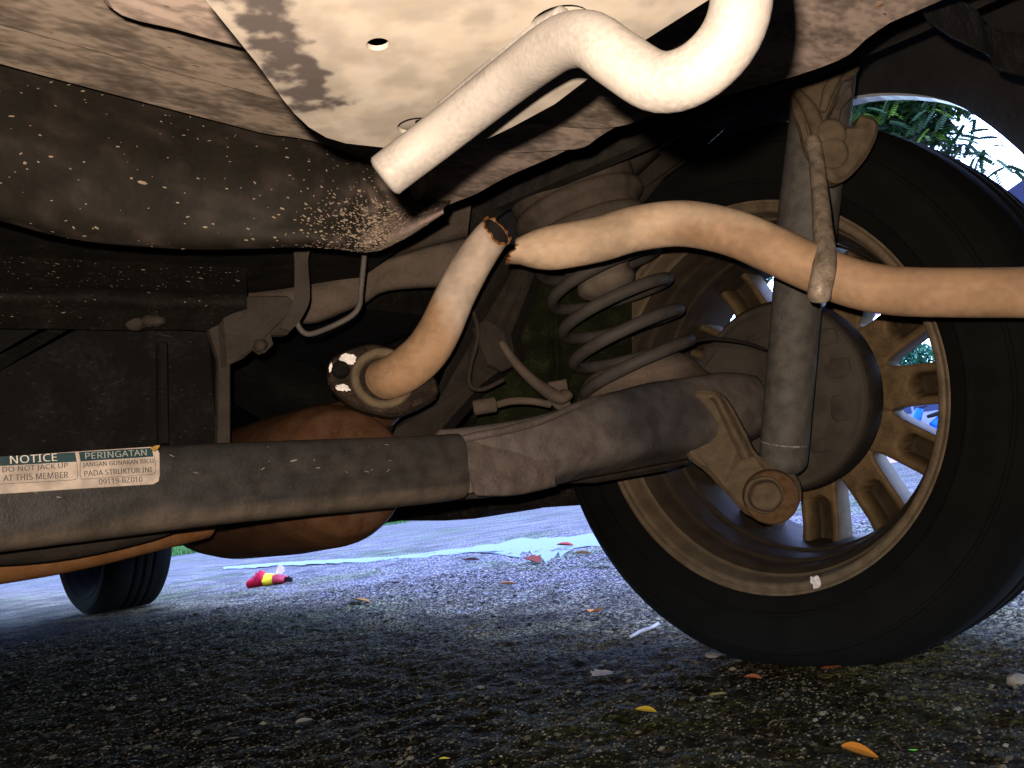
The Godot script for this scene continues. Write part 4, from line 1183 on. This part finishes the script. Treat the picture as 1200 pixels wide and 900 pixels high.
# ------------------------------------------------------------------ beyond the car
func leaf_mesh(length: float, width: float, fold: float, droop: float, lobes := 0.0) -> ArrayMesh:
	var rows := []
	for i in 11:
		var f := i / 10.0
		var w := width * pow(sin(PI * clampf(f * 0.93 + 0.04, 0, 1)), 0.8) * (1.0 + lobes * sin(f * 19.0))
		var row := PackedVector3Array()
		for s in [-1.0, -0.5, 0.0, 0.5, 1.0]:
			row.append(Vector3(s * w, fold * absf(s) * w + droop * f * f * length, -f * length))
		rows.append(row)
	return grid(rows)
func flat_leaf(px: float, py: float, size: float, turn: float, col: Color, label: String, fold := 0.5, tilt := 0.1, group := "", lobes := 0.0) -> void:
	var m := StandardMaterial3D.new()
	m.albedo_color = col
	m.roughness = 0.9
	m.metallic_specular = 0.05
	m.backlight_enabled = true
	m.backlight = Color(0.12, 0.12, 0.12)
	var o := obj("fallen_leaf", leaf_mesh(size, size * 0.32, fold, tilt, lobes), m)
	var p := on_y(px, py, 0.003)
	p.y = ground_height(p.x, p.z) + 0.0025
	o.transform = Transform3D(Basis.from_euler(Vector3(0.05, turn, rng.randf_range(-0.2, 0.2))), p)
	tag(o, label, "leaf", group)
func make_litter() -> void:
	# crumpled snack packet
	var tp := thing("snack_packet", "crumpled red and yellow snack packet lying on the road beyond the car", "packet", on_y(315, 686, 0.0))
	var bands := [[0.0, 0.42, Color(0.36, 0.012, 0.03), "red_half"], [0.42, 0.68, Color(0.75, 0.55, 0.03), "yellow_band"], [0.68, 1.0, Color(0.30, 0.03, 0.04), "red_end"]]
	var right := Vector3(view_basis.x.x, 0, view_basis.x.z).normalized()
	var deep := Vector3(-right.z, 0, right.x)
	for b in bands:
		var rows := []
		for i in 9:
			var f := lerpf(b[0], b[1], i / 8.0)
			var row := PackedVector3Array()
			for k in 18:
				var a := TAU * k / 18
				var h := 0.030 * (0.55 + 0.45 * sin(PI * clampf(f, 0.05, 0.95))) * (1.0 + 0.35 * noise0.get_noise_2d(f * 900, k * 130.0)) * (1.25 if f < 0.4 else 0.85)
				row.append(right * ((f - 0.5) * 0.135) + Vector3.UP * (h + sin(a) * h) * 0.75 + deep * cos(a) * 0.045)
			rows.append(row)
		var m := StandardMaterial3D.new()
		m.albedo_color = (b[2] as Color).linear_to_srgb()
		m.roughness = 0.5
		m.metallic_specular = 0.1
		obj(b[3], grid(rows, false, true), m, tp)
	var wm := StandardMaterial3D.new()
	wm.albedo_color = Color(0.85, 0.8, 0.8)
	wm.roughness = 0.4
	var tear: PackedVector3Array = PackedVector3Array()
	for q in [[0.012, 0.030], [0.024, 0.056], [0.030, 0.068], [0.044, 0.060], [0.050, 0.040], [0.038, 0.030], [0.026, 0.036]]: tear.append(right * q[0] + Vector3.UP * q[1] - deep * 0.0475)
	obj("white_print", prism(tear, deep * 0.003, 0.001), wm, tp)
	var dm := StandardMaterial3D.new()
	dm.albedo_color = Color(0.06, 0.04, 0.05)
	obj("dark_hem", prism(PackedVector3Array([right * -0.076 - deep * 0.046, right * 0.078 - deep * 0.046, right * 0.076 - deep * 0.047 + Vector3.UP * 0.016, right * -0.074 - deep * 0.047 + Vector3.UP * 0.015]), deep * 0.02, 0.002), dm, tp)
	# leaves and scraps
	flat_leaf(1030, 893, 0.022, 0.6, lin(0.22, 0.085, 0.012), "curled orange leaf beside a green blade at the bottom of the picture", 0.9, 0.35)
	flat_leaf(562, 656, 0.06, 1.2, lin(0.16, 0.05, 0.03), "dull red leaf lying left of the wet streak's wide end", 0.4, 0.1)
	flat_leaf(632, 660, 0.085, -0.2, lin(0.18, 0.05, 0.03), "largest red leaf, lying on the wide end of the wet streak", 0.5, 0.1, "", 0.2)
	flat_leaf(672, 640, 0.06, 0.5, lin(0.30, 0.05, 0.03), "small red leaf in the middle of the wet streak", 0.5, 0.1)
	flat_leaf(605, 683, 0.04, 0.9, lin(0.42, 0.20, 0.06), "small orange leaf just below the wet streak", 0.5, 0.1)
	flat_leaf(693, 649, 0.05, 0.9, lin(0.42, 0.20, 0.06), "small orange leaf between the wet streak and the rear tyre", 0.5, 0.1)
	flat_leaf(432, 706, 0.06, 0.2, lin(0.30, 0.15, 0.04), "ochre leaf lying alone left of centre on the lit road", 0.3, 0.1)
	flat_leaf(703, 717, 0.035, 1.9, lin(0.40, 0.16, 0.05), "bright orange leaf close to the rear tyre's left side", 0.6, 0.1)
	flat_leaf(770, 842, 0.018, 0.4, lin(0.26, 0.18, 0.02), "olive yellow leaf on the dark asphalt under the rear tyre", 0.4, 0.1)
	flat_leaf(527, 888, 0.009, 1.0, lin(0.42, 0.38, 0.04), "tiny yellow leaf near the bottom edge of the picture", 0.4, 0.1)
	flat_leaf(716, 786, 0.034, 1.7, lin(0.30, 0.27, 0.26), "grey white dry leaf in the shade left of the rear tyre", 0.2, 0.05, "", 0.25)
	flat_leaf(985, 783, 0.022, 1.2, lin(0.28, 0.08, 0.03), "rust red leaf pinned under the rear tyre", 0.3, 0.05)
	flat_leaf(893, 799, 0.017, 0.3, lin(0.20, 0.07, 0.03), "brown red leaf scrap in front of the rear tyre", 0.5, 0.05)
	flat_leaf(366, 838, 0.02, 1.6, lin(0.20, 0.17, 0.14), "pale tan leaf scrap on the dark asphalt at lower left", 0.3, 0.05)
	flat_leaf(280, 862, 0.017, 1.4, lin(0.16, 0.14, 0.12), "grey leaf scrap nearest the lower left corner", 0.3, 0.05)
	flat_leaf(850, 812, 0.018, 1.3, lin(0.20, 0.17, 0.07), "straw coloured leaf scrap below the rear tyre", 0.5, 0.1)
	# a twig, a blade of grass, pale stones
	var tw := obj("twig", tube(pts_y([[739, 746], [750, 740], [762, 736], [771, 731]], 0.006), [0.002, 0.0024, 0.0022, 0.003], 24, 8, true, 1.0, 0.3), mat("dry_twig", lin(0.55, 0.52, 0.55), "skin", 20.0, 0.8))
	tag(tw, "pale dry twig lying beside the rear tyre", "twig")
	var gm := StandardMaterial3D.new()
	gm.albedo_color = lin(0.05, 0.26, 0.03)
	gm.backlight_enabled = true
	gm.backlight = Color(0.3, 0.4, 0.2)
	var gb := obj("grass_blade", grid([smooth(pts([[1051, 886, 0.585], [1060, 879, 0.582], [1075, 878, 0.578]]), 12), smooth(pts([[1052, 888, 0.585], [1062, 883, 0.580], [1076, 878.6, 0.578]]), 12)]), gm)
	tag(gb, "single bright green blade of grass beside the orange leaf", "grass")
	var sm := mat("pale_stone", lin(0.16, 0.15, 0.135), "dust", 20.0, 0.9, "coarse", 0.5)
	for q in [[1194, 798, 14, 9, "pale chipped stone at the right edge of the picture"], [1160, 712, 9, 4, "flat grey stone right of the rear tyre on the lit road"], [835, 768, 9, 3, "flat grey stone against the rear tyre's foot"], [708, 663, 7, 2, "white flat pebble on the lit road left of the rear tyre"]]:
		var p := on_y(q[0], q[1], 0.004)
		var d := (p - LENS).dot(-view_basis.z) / 1000.0
		var s := obj("stone", lump(p, q[2] * d, q[3] * d, q[2] * d * 0.7), sm)
		tag(s, q[4], "stone")
func make_verge() -> void:
	var mm := MultiMesh.new()
	mm.transform_format = MultiMesh.TRANSFORM_3D
	mm.use_colors = true
	mm.mesh = grid([PackedVector3Array([Vector3(-0.004, 0, 0), Vector3(0.004, 0, 0)]), PackedVector3Array([Vector3(-0.003, 0.05, 0.008), Vector3(0.003, 0.05, 0.008)]), PackedVector3Array([Vector3(-0.0003, 0.10, 0.035), Vector3(0.0003, 0.10, 0.035)])])
	var n := 16000
	mm.instance_count = n
	for i in n:
		var f := rng.randf()
		var p := on_y(lerpf(100, 480, f), lerpf(667, 612, f), 0.0)
		var out := Vector3(p.x, 0, p.z).normalized()
		p += out * pow(rng.randf(), 0.8) * 2.4
		if noise0.get_noise_2d(p.x * 80, p.z * 80) < -0.12 - 0.4 * (1.0 - f): p += out * 1.2
		var b := Basis.from_euler(Vector3(rng.randf_range(-0.6, 0.6), rng.randf() * TAU, 0)).scaled(Vector3.ONE * rng.randf_range(0.5, 1.5))
		mm.set_instance_transform(i, Transform3D(b, Vector3(p.x, 0, p.z)))
		var v := rng.randf()
		mm.set_instance_color(i, Color(0.03 + 0.05 * v, 0.09 + 0.09 * v, 0.02 + 0.02 * v))
	var gi := MultiMeshInstance3D.new()
	gi.name = numbered("grass")
	gi.multimesh = mm
	gi.material_override = M.pebble
	add_child(gi)
	tag(gi, "low grass growing along the far edge of the road", "grass", "", "stuff")
	var lo := pts_y([[940, 556], [1160, 528]], 0.004)
	var hi := pts_y([[940, 549], [1160, 518]], 0.004)
	var d := obj("driveway", grid([lo, hi]), mat("pink_concrete", lin(0.42, 0.28, 0.30), "dust", 0.6, 0.9))
	tag(d, "pinkish concrete driveway beyond the road", "driveway", "", "structure")

func make_tree() -> void:
	var t := thing("tree", "leafy green tree with feathery drooping twigs seen through the wheel arch", "tree", on_y(996, 541, 0.0))
	var o := t.position
	var bark := mat("bark", lin(0.07, 0.055, 0.04), "grime", 1.0, 0.9, "coarse", 0.6)
	var top := P(985, 160, 9.3) - o
	obj("trunk", tube(PackedVector3Array([Vector3.ZERO, Vector3(0.03, 0.8, 0.02), top * 0.5 + Vector3(-0.06, 0, 0), top]), [0.13, 0.10, 0.08, 0.05], 24, 14, true, 1.0, 0.1), bark, t)
	var leaves := begin()
	leaves.set_smooth_group(-1)
	var tips := []
	for q in [[1010, 128, 9.2], [1030, 118, 9.1], [1055, 122, 9.0], [1080, 118, 9.0], [1100, 122, 8.9], [1112, 128, 8.9], [1070, 140, 9.0], [1045, 145, 9.1], [1020, 150, 9.2], [1085, 150, 8.9], [1120, 168, 8.8], [1145, 178, 8.8], [1100, 165, 8.9], [1165, 194, 8.7], [1130, 160, 8.8], [1112, 175, 8.8], [1060, 160, 9.0], [1000, 105, 9.2], [1050, 95, 9.2], [1090, 90, 9.1], [1040, 70, 9.3], [990, 70, 9.3], [960, 110, 9.4], [930, 140, 9.5], [900, 200, 9.5], [880, 260, 9.5], [884, 318, 9.4], [893, 326, 9.4], [850, 300, 9.5], [845, 352, 9.4], [856, 357, 9.4], [836, 350, 9.4], [820, 260, 9.6], [860, 180, 9.6], [960, 40, 9.5], [900, 90, 9.6]]: tips.append(q)
	for q in tips:
		var tip := P(q[0], q[1], q[2]) - o
		var start := top.lerp(Vector3(0, tip.y, 0), 0.3) * 0.9
		obj("branch", tube(PackedVector3Array([start, start.lerp(tip, 0.55) + Vector3.UP * 0.12, tip + Vector3.UP * 0.03, tip]), [0.028, 0.014, 0.006, 0.002], 14, 6), bark, t)
		var dense: bool = q[1] < 158 and q[0] > 985 and q[0] < 1105
		var count := 60 if dense else (9 if q[0] > 980 else 8)
		for k in count:
			var spread := 0.15 if dense else 0.09
			var s := tip + Vector3(rng.randfn(0, spread), rng.randfn(0, spread * 0.6), rng.randfn(0, spread))
			var dir := Vector3(rng.randf_range(-1, 1), rng.randf_range(-0.7, 0.15), rng.randf_range(-1, 1)).normalized()
			var side := dir.cross(Vector3.UP).normalized()
			var shade := rng.randf()
			var young: float = 1.0 if rng.randf() < 0.12 and dense else 0.0
			for m in 8:
				for sd in [-1.0, 1.0]:
					var b := s + dir * (0.022 * m) + Vector3.DOWN * 0.0011 * m * m
					var along: Vector3 = (side * sd + dir * 0.45 + Vector3.DOWN * 0.5).normalized()
					var w: Vector3 = along.cross(Vector3.UP).normalized() * 0.021
					var l := 0.080 * (1.0 - absf(m - 3.5) * 0.08)
					var c := Color(0.018, 0.045, 0.022).lerp(Color(0.05, 0.11, 0.03), shade).lerp(Color(0.16, 0.26, 0.03), young)
					var mid: Vector3 = b + along * l * 0.5
					for v in [b, mid + w, b + along * l, b, b + along * l, mid - w]:
						leaves.set_color(c)
						leaves.add_vertex(v)
	var lm := StandardMaterial3D.new()
	lm.vertex_color_use_as_albedo = true
	lm.roughness = 0.6
	lm.backlight_enabled = true
	lm.backlight = Color(0.4, 0.5, 0.25)
	obj("crown", done(leaves), lm, t)
func make_shrub() -> void:
	var at := on_y(1072, 521, 0.0)
	var t := thing("shrub", "bushy green shrub behind the shelter post seen between two spokes", "shrub", at)
	var leaves := begin()
	leaves.set_smooth_group(-1)
	for k in 9000:
		var h := pow(rng.randf(), 0.8)
		var a := rng.randf() * TAU
		var r := 1.6 * sqrt(rng.randf()) * (0.6 + 0.5 * sin(h * 3.0))
		var p := Vector3(cos(a) * r, 0.2 + h * 3.0, sin(a) * r)
		var d := Vector3(rng.randf_range(-1, 1), rng.randf_range(-0.6, 0.8), rng.randf_range(-1, 1)).normalized()
		var w := d.cross(Vector3(0.2, 1, 0.1)).normalized() * 0.05
		var c := Color(0.015, 0.06, 0.045).lerp(Color(0.05, 0.19, 0.10), rng.randf())
		for v in [p, p + d * 0.1 + w, p + d * 0.24, p, p + d * 0.24, p + d * 0.1 - w]:
			leaves.set_color(c)
			leaves.add_vertex(v)
	var lm := StandardMaterial3D.new()
	lm.vertex_color_use_as_albedo = true
	lm.roughness = 0.6
	lm.backlight_enabled = true
	lm.backlight = Color(0.3, 0.5, 0.4)
	obj("crown", done(leaves), lm, t)
	obj("stem", tube(PackedVector3Array([Vector3.ZERO, Vector3(0.1, 1.2, 0), Vector3(0.05, 2.4, 0.1)]), [0.08, 0.06, 0.03], 12, 10), M.bark, t)

func make_buildings() -> void:
	var lilac := mat("lilac_sheet", lin(0.30, 0.20, 0.44), "skin", 0.6, 0.5)
	var plum := mat("plum_steel", lin(0.030, 0.010, 0.040), "skin", 1.0, 0.6)
	var white := mat("white_wall", lin(0.70, 0.72, 0.80), "dust", 0.5, 0.8)
	var t := thing("shelter", "open shelter with lilac roof sheets on dark plum posts", "shelter", on_y(1050, 530, 0.0))
	var o := t.position
	var back := Vector3(-view_basis.z.x, 0, -view_basis.z.z).normalized()
	var loc := func(x: float, y: float, d: float) -> Vector3: return P(x, y, d) - o
	for k in 3:
		var x0 := 990.0 + k * 24.0
		var sheet := PackedVector3Array([loc.call(x0, 345 - k * 8, 14.2), loc.call(x0 + 22.5, 337 - k * 8, 14.2), loc.call(x0 + 22.5, 379 - k * 14.5, 13.4), loc.call(x0, 394 - k * 14.5, 13.4)])
		obj("roof_sheet", prism(sheet, back * 0.05, 0.01), lilac, t)
	obj("beam", tube(PackedVector3Array([loc.call(988, 398, 13.35), loc.call(1070, 352, 13.35)]), 0.035, 4, 8), plum, t)
	obj("beam", tube(PackedVector3Array([loc.call(1032, 340, 13.3), loc.call(1034, 374, 13.3)]), 0.02, 4, 8), plum, t)
	obj("fascia", prism(PackedVector3Array([loc.call(1012, 388, 13.5), loc.call(1072, 356, 13.5), loc.call(1072, 370, 13.5), loc.call(1014, 398, 13.5)]), back * 0.05, 0.01), plum, t)
	var foot := on_y(1051, 530, 0.0) - o
	obj("post", block(Vector3(foot.x - 0.05, 0, foot.z - 0.05), Vector3(foot.x + 0.05, 2.3, foot.z + 0.05), 0.01), plum, t)
	var wl := PackedVector3Array([on_y(985, 540, 0.0) - o, on_y(1047, 531, 0.0) - o])
	obj("wall", prism(PackedVector3Array([wl[0], wl[1], wl[1] + Vector3.UP * 1.75, wl[0] + Vector3.UP * 1.75]), back * 0.1, 0.01), white, t)
	# the house with a dark roof at the right edge
	var h := thing("house", "house with a dark blue roof and a red fascia at the right edge", "house", on_y(1320, 515, 0.0))
	var ho := h.position
	var hl := func(x: float, y: float, d: float) -> Vector3: return P(x, y, d) - ho
	var roofm := mat("roof_blue", lin(0.008, 0.009, 0.035), "dust", 0.6, 0.7)
	var redm := mat("fascia_red", lin(0.45, 0.03, 0.03), "skin", 1.0, 0.5)
	obj("roof", prism(PackedVector3Array([hl.call(1177, 226, 11.0), hl.call(1300, 140, 12.5), hl.call(1420, 330, 12.5), hl.call(1300, 345, 11.0)]), back * 0.12, 0.02), roofm, h)
	obj("fascia", tube(PackedVector3Array([hl.call(1176, 226, 10.97), hl.call(1300, 345, 10.97)]), 0.035, 4, 8), redm, h)
	var a := on_y(1300, 500, 0.0) - ho
	var b := on_y(1480, 476, 0.0) - ho
	obj("wall", prism(PackedVector3Array([a, b, b + Vector3.UP * 2.6, a + Vector3.UP * 2.6]), back * 0.15, 0.02), mat("house_wall", lin(0.03, 0.03, 0.08), "dust", 0.5, 0.8), h)
	var line := obj("overhead_wire", tube(PackedVector3Array([P(1120, 270, 16), P(1188, 192, 15), P(1260, 120, 14)]), 0.008, 12, 6), M.soot)
	tag(line, "thin overhead wire crossing the sky behind the rear tyre", "wire")
func make_vehicles() -> void:
	var right := Vector3(view_basis.x.x, 0, view_basis.x.z).normalized()
	var deep := Vector3(right.z, 0, -right.x)
	var b := Basis(right, Vector3.UP, -deep)
	var c := thing("parked_car", "silver car parked across the road, seen between two spokes", "car", on_y(1072, 522, 0.0))
	c.basis = b
	var silver := mat("silver_paint", lin(0.20, 0.21, 0.30), "skin", 0.5, 0.3)
	var glass := mat("dark_glass", lin(0.010, 0.018, 0.06), "", 1.0, 0.08)
	var prof := curve2([[-2.0, 0.28], [-2.05, 0.6], [-1.95, 0.80], [-1.1, 0.92], [-0.35, 1.42], [0.3, 1.5], [1.3, 1.45], [1.85, 1.0], [1.98, 0.9], [2.02, 0.5], [1.95, 0.28], [1.0, 0.24], [-1.0, 0.24], [-2.0, 0.28]], 60)
	prof.pop_back()
	var body := PackedVector3Array()
	for q in prof: body.append(Vector3(q[0], q[1], 0.8))
	obj("body", prism(body, Vector3(0, 0, -1.6), 0.06), silver, c)
	for q in [[[-0.90, 0.93], [-0.33, 1.34], [-0.28, 1.36], [-0.28, 0.93]], [[-0.20, 0.93], [-0.20, 1.37], [0.62, 1.40], [0.62, 0.93]], [[0.70, 0.93], [0.70, 1.40], [1.2, 1.36], [1.5, 0.98]]]:
		var w := PackedVector3Array()
		for v in q: w.append(Vector3(v[0], v[1], 0.808))
		obj("window", prism(w, Vector3(0, 0, -0.03), 0.004), glass, c)
	for x in [-1.25, 1.25]:
		var wh := obj("wheel", lathe(round_profile([[0.62, 0.16], [0.63, 0.28], [0.66, 0.30], [0.80, 0.30], [0.83, 0.28], [0.835, 0.19]], 0.02), Vector3(x, 0.30, 0), Vector3(0, 0, 1), 28), M.tyre, c)
		obj("rim", lathe([[0.82, 0.0], [0.83, 0.18], [0.80, 0.2]], Vector3(x, 0.30, 0), Vector3(0, 0, 1), 24), silver, wh)
	obj("headlight", lump(Vector3(-1.93, 0.7, 0.66), 0.10, 0.07, 0.12), glass, c)
	obj("door_handle", block(Vector3(0.36, 0.82, 0.80), Vector3(0.52, 0.845, 0.825), 0.004), silver, c)
	# blue scooter in front of it
	var s := thing("scooter", "bright blue scooter standing in front of the silver car", "scooter", on_y(1089, 520.6, 0.0))
	s.basis = b
	var blue := mat("blue_plastic", lin(0.008, 0.11, 0.62), "skin", 0.5, 0.35)
	for x in [-0.42, 0.62]:
		var wh := obj("wheel", lathe(round_profile([[-0.05, 0.13], [-0.05, 0.19], [-0.03, 0.22], [0.03, 0.22], [0.05, 0.19], [0.05, 0.13]], 0.01), Vector3(x, 0.22, 0.0), Vector3(0, 0, 1), 28), M.tyre, s)
		obj("rim", lathe([[-0.03, 0.02], [-0.04, 0.135], [0.04, 0.135], [0.03, 0.02]], Vector3(x, 0.22, 0.0), Vector3(0, 0, 1), 20), M.rim, wh)
	obj("front_mudguard", loft([PackedVector3Array([Vector3(-0.66, 0.30, 0.05), Vector3(-0.42, 0.48, 0.06), Vector3(-0.20, 0.36, 0.05)]), PackedVector3Array([Vector3(-0.68, 0.32, 0), Vector3(-0.42, 0.52, 0), Vector3(-0.18, 0.38, 0)]), PackedVector3Array([Vector3(-0.66, 0.30, -0.05), Vector3(-0.42, 0.48, -0.06), Vector3(-0.20, 0.36, -0.05)])], 8, 14), blue, s)
	obj("leg_shield", tube(PackedVector3Array([Vector3(-0.36, 0.46, 0), Vector3(-0.22, 0.70, 0), Vector3(-0.08, 0.95, 0)]), [0.10, 0.13, 0.10], 16, 16), blue, s)
	obj("footboard", block(Vector3(-0.32, 0.30, -0.13), Vector3(0.28, 0.42, 0.13), 0.03), blue, s)
	obj("tail_body", tube(PackedVector3Array([Vector3(0.18, 0.48, 0), Vector3(0.5, 0.60, 0), Vector3(0.85, 0.68, 0)]), [0.12, 0.16, 0.07], 16, 16), blue, s)
	obj("seat", tube(PackedVector3Array([Vector3(0.12, 0.74, 0), Vector3(0.45, 0.79, 0), Vector3(0.8, 0.82, 0)]), [0.08, 0.11, 0.08], 14, 16, true, 0.6), M.soot, s)
	obj("handlebar", tube(PackedVector3Array([Vector3(-0.02, 1.02, 0.32), Vector3(-0.08, 1.0, 0), Vector3(-0.02, 1.02, -0.32)]), 0.02, 14, 10), M.soot, s)

func _ready() -> void:
	rng.seed = 4711
	noise0.seed = 99
	noise0.noise_type = FastNoiseLite.TYPE_SIMPLEX_SMOOTH
	noise0.fractal_octaves = 3
	noise0.frequency = 0.01
	make_view()
	make_materials()
	make_ground()
	car = thing("car", "car seen from underneath, its dusty rear axle, right rear wheel and floor lit by flash", "car")
	make_ceiling()
	make_underside()
	make_suspension()
	make_wheel("rear_wheel", HUB.z, true)
	var fw := make_wheel("front_wheel", -3.15, false)
	var pivot := Vector3(0.87, 0.0, -3.15)
	fw.transform = Transform3D(Basis(Vector3.UP, deg_to_rad(3.0)), pivot + Vector3(0.08, 0, 0)) * Transform3D(Basis(), -pivot)
	make_hanger()
	make_notice()
	make_exhaust()
	make_verge()
	make_buildings()
	make_vehicles()
	make_tree()
	make_shrub()
	make_litter()
